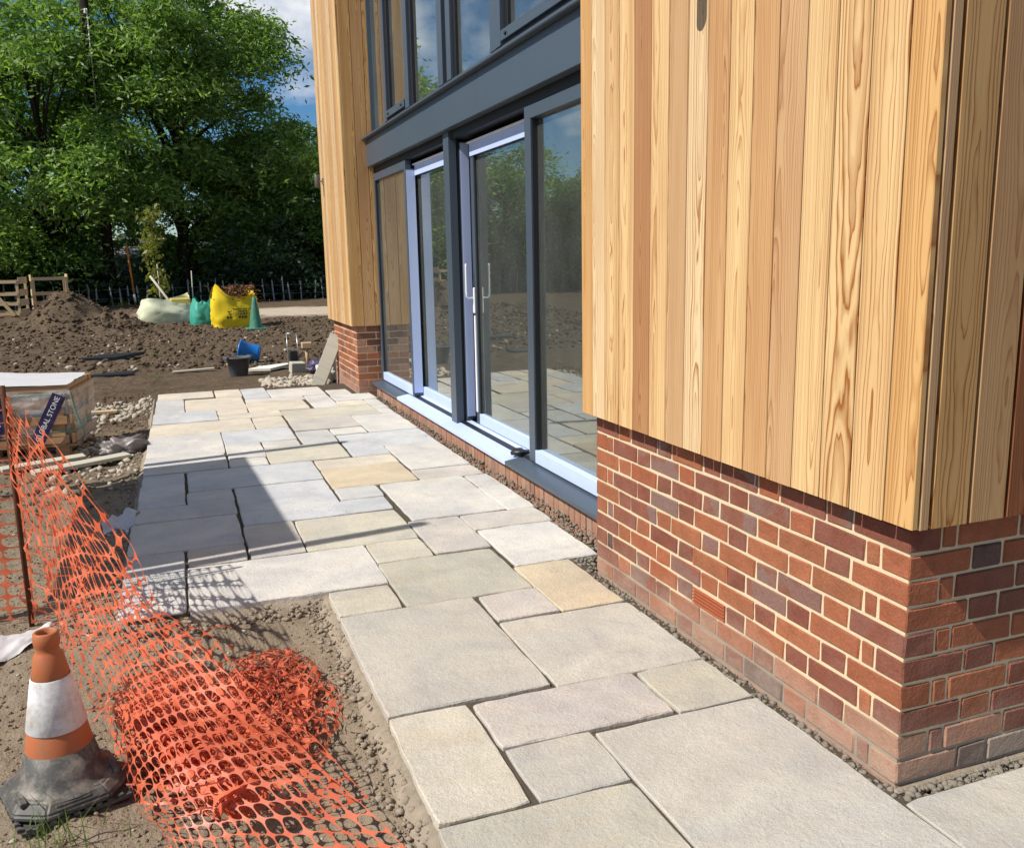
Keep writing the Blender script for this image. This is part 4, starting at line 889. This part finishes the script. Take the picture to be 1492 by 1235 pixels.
def banner(c, ang, w, h, txt, tsize, seed):
    """a purple strip printed in white on the face of the crate"""
    e = bpy.data.objects.new('printed_banner', None)
    me = cloth('printed_banner', (-w/2, 0, -h/2), (w/2, 0, -h/2), (w/2, 0, h/2), (-w/2, 0, h/2), 18, 6, PURPLE, None, .006, seed, 3)
    me.parent = pc; me.location = c; me.rotation_euler = (0, ang, 0)
    cu = bpy.data.curves.new('banner_text', 'FONT'); cu.body = txt; cu.size = tsize; cu.align_x = 'CENTER'; cu.align_y = 'CENTER'; cu.extrude = .0008
    to = bpy.data.objects.new('banner_text', cu); COL.objects.link(to); bpy.context.view_layer.update()
    m2 = bpy.data.meshes.new_from_object(to.evaluated_get(bpy.context.evaluated_depsgraph_get())); bpy.data.objects.remove(to); m2.materials.clear(); m2.materials.append(WHITE)
    t = link('banner_text', m2, me, (0, -.012, 0), (math.pi/2, 0, 0)); return me
banner((-.11, -.088, .335), math.radians(-62), .43, .105, 'GLOBAL STONE', .056, 2)
banner((-.48, -.095, .44), math.radians(-82), .24, .12, 'GLOBAL', .056, 3)
banner((-.52, -.115, .24), math.radians(-55), .34, .13, 'STONE', .058, 4)
tag(cloth('loose_board', (-.75, 5.46+.0, 0), (.0, 5.46, 0), (.0, 5.6, .0), (-.75, 5.6, 0), 2, 2, OLDW, None, 0, 1), None)
bpy.data.objects.remove(bpy.data.objects['loose_board'])
for c, a, L, lb in (((-2.56, 5.80), .42, .72, 'weathered board lying on earth before the wrapped pallet'), ((-2.85, 5.98), .30, .60, 'grey batten tucked under the front of the wrapped pallet')):
    o = box('loose_board', (-L/2, -.06, 0), (L/2, .06, .03), OLDW, None, .003); o.location = (c[0], c[1], gz(*c)+.045); o.rotation_euler = (.02, -.03, a); tag(o, lb, 'board')
crumple('plastic_wrap_heap', (-2.27, 6.15, gz(-2.27, 6.1)), (.20, .14, .16), plain('grey_wrap', (.20, .17, .16), .35, .5, .35, 14, .5), 'crumpled grey wrapping beside the pallet corner', 'wrapping', 12, .4)

# ------------------------------------------------------------------ sheets of paper
def paper(name, corners, seed, label, amp):
    o = cloth(name, *corners, 22, 18, PAPERM, None, amp, seed, 3.0); return tag(o, label, 'sheet')
q = lambda u, v, z: tuple(onz(u, v, z))
paper('packing_sheet', (q(150, 778, -.075), q(186, 782, -.06), q(207, 741, .015), q(146, 752, -.04)), 3, 'crumpled white packing sheet against the paving edge', .05)
paper('packing_sheet', (q(-40, 985, -.085), q(48, 938, -.075), q(76, 908, -.06), q(-10, 925, -.06)), 5, 'creased white sheet lying on soil behind the orange cone', .03)

# ------------------------------------------------------------------ traffic cone
cx, cy = -2.21, 1.03; cone = empty('traffic_cone', (cx, cy, gz(cx, cy)+.005), 'battered orange and white traffic cone on a black rubber base', 'cone', None, math.radians(20))
CO = make_cone_rubber('orange_cone_rubber', (.42, .125, .045), (.22, .14, .08), .55); CW = make_cone_rubber('white_cone_sleeve', (.70, .70, .69), (.34, .24, .17), .62); CBK = make_cone_rubber('cone_base_rubber', (.07, .066, .06), (.27, .235, .19), .85)
def rr(z): return .105-(z-.10)*(.105-.040)/(.46-.10)
lathe('cone_body', [(rr(.165), .165), (rr(.225), .225), (rr(.23)-.002, .23), (rr(.39)-.002, .39), (rr(.395), .395), (rr(.455), .455), (.034, .463), (.031, .475), (.035, .484), (.037, .50), (.035, .522), (.030, .526), (.024, .522), (.022, .47), (.02, .3)], CO, cone, 40)
lathe('reflective_sleeve', [(rr(.232)+.0005, .231), (rr(.232)+.003, .234), (rr(.386)+.003, .385), (rr(.39)+.0005, .389)], CW, cone, 40)
lathe('cone_skirt', [(.150, .062), (.128, .075), (.112, .095), (rr(.168)+.0015, .169), (rr(.168)-.004, .170)], CBK, cone, 40)
bm = bmesh.new(); ring = []
for (R, c, z) in ((.160, .088, .022), (.160, .088, .042), (.138, .072, .068), (.112, .062, .072)):
    ring.append([bm.verts.new((x, y, z)) for x, y in ((R, c), (c, R), (-c, R), (-R, c), (-R, -c), (-c, -R), (c, -R), (R, -c))])
for a, b in zip(ring, ring[1:]):
    for k in range(8): bm.faces.new((a[k], a[(k+1) % 8], b[(k+1) % 8], b[k]))
bm.faces.new(ring[0][::-1]); bm.faces.new(ring[-1])
bmesh.ops.bevel(bm, geom=bm.edges[:], offset=.006, segments=2, affect='EDGES'); bm_done(bm, 'cone_base', CBK, cone, sm=False)
bm = bmesh.new(); add_box(bm, (-.150, -.150, 0), (.150, .150, .012))
for k in range(9):
    for s in (-1, 1):
        add_box(bm, (-.140+k*.031, s*.153-.006, .0125), (-.124+k*.031, s*.153+.006, .024)); add_box(bm, (s*.153-.006, -.140+k*.031, .0125), (s*.153+.006, -.124+k*.031, .024))
bm_done(bm, 'base_foot', CBK, cone)
for s in (-1, 1): box('base_lug', (s*.128-.010, -.10, .058), (s*.128+.010, -.02, .075), CBK, cone, .003)
bm = bmesh.new(); add_box(bm, (-.06, -.152, .044), (.04, -.138, .060)); bm_done(bm, 'base_emboss', CBK, cone, bev=.004)

# ------------------------------------------------------------------ orange barrier netting
sp = onz(46, 906, -.08); sx0, sy0 = float(sp[0]), float(sp[1])
st = empty('net_stake', (sx0, sy0, gz(sx0, sy0)), 'thin rusty steel stake holding up the orange netting', 'stake'); tube('stake_rod', [(.0, 0, -.25), (.0, .0, .5), (.0, .01, 1.08)], .011, RUSTW, st, 8)
NH = 16; _t = np.arange(NH)/NH*2*math.pi
_c, _s = np.cos(_t), np.sin(_t); _m = np.maximum(np.abs(_c), np.abs(_s)); OUT = np.stack([.5+.5*_c/_m, .5+.5*_s/_m], -1)
_e = 2/2.6; INN = np.stack([.5+.474*np.sign(_c)*np.abs(_c)**_e, .5+.452*np.sign(_s)*np.abs(_s)**_e], -1)
RING = np.concatenate([OUT, INN]); RF = np.array([[k, (k+1) % NH, NH+(k+1) % NH, NH+k] for k in range(NH)])
def net(name, fn, nu, nv, par, skip=0.0, seed=0):
    """real cut-out mesh: every cell is a frame of plastic round an oval hole"""
    g2 = np.random.default_rng(seed); ii, jj = np.meshgrid(np.arange(nu), np.arange(nv)); ii, jj = ii.ravel(), jj.ravel()
    if skip: k = g2.random(len(ii)) > skip; ii, jj = ii[k], jj[k]
    u = (ii[:, None]+RING[None, :, 0])/nu; v = (jj[:, None]+RING[None, :, 1])/nv
    V = fn(u.ravel(), v.ravel()); F = (RF[None]+(np.arange(len(ii))*2*NH)[:, None, None]).reshape(-1, 4)
    return link(name, mesh_np(name, V, F, NET, True), par)
def catmull(Pt, t):
    Pt = np.asarray(Pt, float); n = len(Pt)-1; x = np.clip(t, 0, .99999)*n; i = x.astype(int); f = (x-i)[:, None]
    P = np.concatenate([[2*Pt[0]-Pt[1]], Pt, [2*Pt[-1]-Pt[-2]]]); a, b, c, d = P[i], P[i+1], P[i+2], P[i+3]
    return .5*((2*b)+(c-a)*f+(2*a-5*b+4*c-d)*f*f+(3*b-a-3*c+d)*f**3)
NL = [(34, 655, .64), (60, 760, .50), (93, 900, .28), (148, 1000, .16), (183, 1090, .08), (213, 1170, .0), (243, 1235, -.06), (270, 1330, -.085), (300, 1450, -.09)]
NR = [(27, 588, .90), (128, 745, .66), (205, 865, .47), (280, 935, .36), (360, 1015, .27), (440, 1095, .13), (566, 1215, -.03), (650, 1310, -.075), (740, 1430, -.085)]
Lp = np.array([onz(*a) for a in NL]); Rp = np.array([onz(*a) for a in NR])
Lp[0] = (sx0, sy0-.015, .60); Rp[0] = (sx0+.005, sy0-.01, .93)
nt = empty('barrier_netting', (-1.9, 1.2, gz(-1.9, 1.2)), 'orange plastic barrier netting hung from the stake and heaped on earth', 'netting')
IL = np.array(nt.location)
def front(u, v):
    a, b = catmull(Lp, u), catmull(Rp, u); w = (v**1.55)[:, None]; P = a*(1-w)+b*w
    P[:, 2] += .05*np.sin(np.pi*v)*(1-u)**.5*1.2
    cur = np.clip((.28-v)/.28, 0, 1)**2; P[:, 2] -= cur*.22*np.clip(1.2-u*1.4, .05, 1); P[:, 1] += cur*.10; P[:, 0] -= cur*.02
    wv = .018*fbm(u*9+3, v*3, 51, 3)+.010*fbm(u*22, v*9, 52, 2); P[:, 2] += wv*(1-.5*u); P[:, 0] += .6*wv
    P[:, 2] = np.maximum(P[:, 2], gheight(P[:, 0], P[:, 1])+.012); return P-IL
net('net_sheet', front, 36, 16, nt)
def back(u, v):
    a, b = catmull(Lp, u), catmull(Rp, u); b = b+np.array((.055, .10, -.07)); a = a+np.array((.05, .18, -.16)); w = (v**1.1)[:, None]; P = a*(1-w)+b*w
    P[:, 2] -= .07*np.sin(np.pi*v)*(1-u); wv = .035*fbm(u*8+9, v*4, 61, 3); P[:, 2] += wv; P[:, 0] += wv*.7
    P[:, 2] = np.maximum(P[:, 2], gheight(P[:, 0], P[:, 1])+.010); return P-IL
net('net_sheet', lambda u, v: back(u*.70, v), 24, 13, nt)
def left(u, v):
    x = sx0+.02-u*1.7; y = sy0+.03+u*.10+.05*np.sin(u*5); z = -.07+v*1.0-.06*u*(1-u)
    wv = .025*fbm(u*7, v*4, 71, 3); return np.stack([x+wv*.4, y+wv, z+.5*wv*v], -1)-IL
net('net_sheet', left, 16, 18, nt)
def skirt(u, v):                                             # slack part gathered at the foot of the stake
    x = sx0+.0+u*.30; y = sy0-.02-u*.42+.05*np.sin(u*7+v*4); z = -.08+v*(.80-.42*u)
    wv = .05*fbm(u*6, v*6, 73, 3); return np.stack([x+wv, y+wv*.5, z+wv*.3], -1)-IL
net('net_sheet', skirt, 6, 14, nt)
# the heap: crumpled layers and a flattened roll
def px_bil(c, u, v, z):
    return (1-u)[:, None]*(1-v)[:, None]*c[0]+u[:, None]*(1-v)[:, None]*c[1]+u[:, None]*v[:, None]*c[2]+(1-u)[:, None]*v[:, None]*c[3]
HC = [onz(*a, -.02) for a in ((165, 975), (318, 952), (455, 960), (470, 1020), (448, 1085), (350, 1110), (235, 1085))]
quadL = [onz(150, 970, 0), onz(340, 930, 0), onz(410, 1100, 0), onz(220, 1150, 0)]
quadR = [onz(290, 945, 0), onz(462, 915, 0), onz(475, 1060, 0), onz(330, 1115, 0)]
for k in range(11):
    cq = quadL if k % 2 == 0 else quadR; zt = .010+.0042*k
    def heap(u, v, cq=cq, k=k, zt=zt):
        c4 = np.mean(cq, 0); ea = (cq[1]+cq[2]-cq[0]-cq[3])/4; eb = (cq[2]+cq[3]-cq[0]-cq[1])/4
        s_, t_ = 2*u-1, 2*v-1; X_ = s_*np.sqrt(1-t_*t_/2); Y_ = t_*np.sqrt(1-s_*s_/2); an = k*.83; sc_ = .92+.24*math.sin(k*2.1)
        lb = sc_*(1+.22*fbm(np.cos(np.arctan2(Y_, X_))*1.6+k, np.sin(np.arctan2(Y_, X_))*1.6, 140+k, 3))
        X_, Y_ = lb*(X_*math.cos(an)-Y_*math.sin(an)), lb*(X_*math.sin(an)+Y_*math.cos(an))
        P = c4+X_[:, None]*ea+Y_[:, None]*eb; P = np.array(P); d1 = fbm(u*4+k*3.3, v*4+k, 80+k, 3, .55); d2 = fbm(u*4-k, v*4+k*2, 95+k, 3, .55); d3 = fbm(u*3+k*7, v*9-k, 110+k, 3, .6)
        e = np.sin(np.pi*np.clip(u, 0, 1))**.5*np.sin(np.pi*np.clip(v, 0, 1))**.5
        P[:, 0] += .06*d1; P[:, 1] += .06*d2; P[:, 2] = -.07+zt*e*1.1+.045*np.abs(d3)*e+.015*d1
        P[:, 2] = np.maximum(P[:, 2], gheight(P[:, 0], P[:, 1])+.006); return P-IL
    net('net_fold', heap, 9, 13, nt, .03, k)
ra, rb = onz(205, 1035, .03), onz(352, 1168, .02); ax = (rb-ra)/np.linalg.norm(rb-ra); sd = np.cross(ax, (0, 0, 1.0)); sd /= np.linalg.norm(sd)
def roll(u, v):
    th = u*2*math.pi*6.5; r = .016+.050*u+.012*fbm(u*60, v*5, 130, 3); ln = np.linalg.norm(rb-ra)
    P = ra+ax*((v*ln)[:, None])+sd*((1.35*r*np.cos(th))[:, None]); P[:, 2] += r*.80*np.sin(th)+.008*fbm(v*9, u*20, 131, 2)
    P[:, 2] = np.maximum(P[:, 2], -.095); return P-IL
net('net_roll', roll, 34, 8, nt)
# tangled flattened strands inside the heap
g5 = np.random.default_rng(17); parts = []
for k in range(90):
    f = g5.random(); c0 = ra+(rb-ra)*g5.uniform(-.25, 1.02) if k % 3 else np.array(quadR[0])*(1-f)+np.array(quadR[2])*f+g5.normal(0, .05, 3)
    a = ax*.3+sd*g5.choice((-1, 1)) if k % 3 else g5.normal(0, 1, 3); a = a+g5.normal(0, .35, 3); a[2] *= .25; a /= np.linalg.norm(a)
    L = g5.uniform(.018, .055); up = np.array((0, 0, 1.0)); m = c0+sd*g5.normal(0, .055)+up*(abs(g5.normal(0, .05))-.02); sg = np.cross(a, up); t = np.linspace(-1, 1, 5)[:, None]
    ctr = m+a*t*L+up*(-t*t)*g5.uniform(0, .03)+sg*(t*t)*g5.uniform(-.03, .03); w = (up*.7+sg*g5.normal(0, .6)); w = w/np.linalg.norm(w)*.0026
    V = np.stack([ctr-w, ctr+w], 1).reshape(-1, 3); V[:, 2] = np.maximum(V[:, 2], -.095); F = np.array([[2*i, 2*i+1, 2*i+3, 2*i+2] for i in range(4)]); parts.append((V, F))
V, F = merge(parts); tg = link('net_tangle', mesh_np('net_tangle', V-IL, F, NET, True), nt); tag(tg, kind='stuff')

# ------------------------------------------------------------------ unseen board on posts, added to cast the shadow across the patio
sb = empty('shadow_board', (-3.75, 3.8, -.12), 'unseen board on two tall posts added to shade the patio', 'shadow caster')
for y0 in (-1.32, 1.20): tube('board_post', [(0, y0, -.3), (0, y0+.02, 1.5), (0, y0+.03, 3.55)], .045, OLDW, sb, 8)
bm = bmesh.new(); pts = [(-1.22, 1.36), (1.14, 1.30), (1.10, 2.62), (-1.2, 2.74)]
v0 = [bm.verts.new((.05, y_, z_)) for y_, z_ in pts]; v1 = [bm.verts.new((.07, y_, z_)) for y_, z_ in pts]; bm.faces.new(v0); bm.faces.new(v1[::-1])
for k in range(4): bm.faces.new((v0[k], v0[(k+1) % 4], v1[(k+1) % 4], v1[k]))
bm_done(bm, 'board_panel', PALEW, sb)

# ------------------------------------------------------------------ weeds
g6 = np.random.default_rng(23); T = []
for u, v, n, h in ((95, 1215, 26, .16), (60, 1225, 14, .10), (175, 1225, 6, .08), (225, 520, 30, .12), (228, 548, 26, .12), (180, 446, 60, .35), (120, 430, 60, .3), (300, 1020, 5, .1)):
    c = onz(u, v, -.09); sc = max(1, (c[1]+2)/14)
    for k in range(n):
        b0 = c+np.array((g6.normal(0, .05*sc), g6.normal(0, .05*sc), 0)); b0[2] = gz(b0[0], b0[1])-.005; d = np.array((g6.normal(0, .5), g6.normal(0, .5), 1.0)); d /= np.linalg.norm(d)
        L = h*g6.uniform(.5, 1.2); sdv = np.array((d[1], -d[0], 0)); sdv = sdv/(np.linalg.norm(sdv)+1e-6)*.0022*sc; dr = np.array((d[0], d[1], -.5))*.45*L
        V = np.array([b0-sdv, b0+sdv, b0+d*L*.5+sdv*.8, b0+d*L*.5-sdv*.8, b0+d*L+dr*.5+sdv*.15, b0+d*L+dr*.5-sdv*.15]); T.append((V, np.array([[0, 1, 2, 3], [3, 2, 4, 5]])))
V, F = merge(T); tag(link('weeds', mesh_np('weeds', V, F, GRASSM, True)), 'sparse green weeds and grass blades on the soil', 'weeds', kind='stuff')
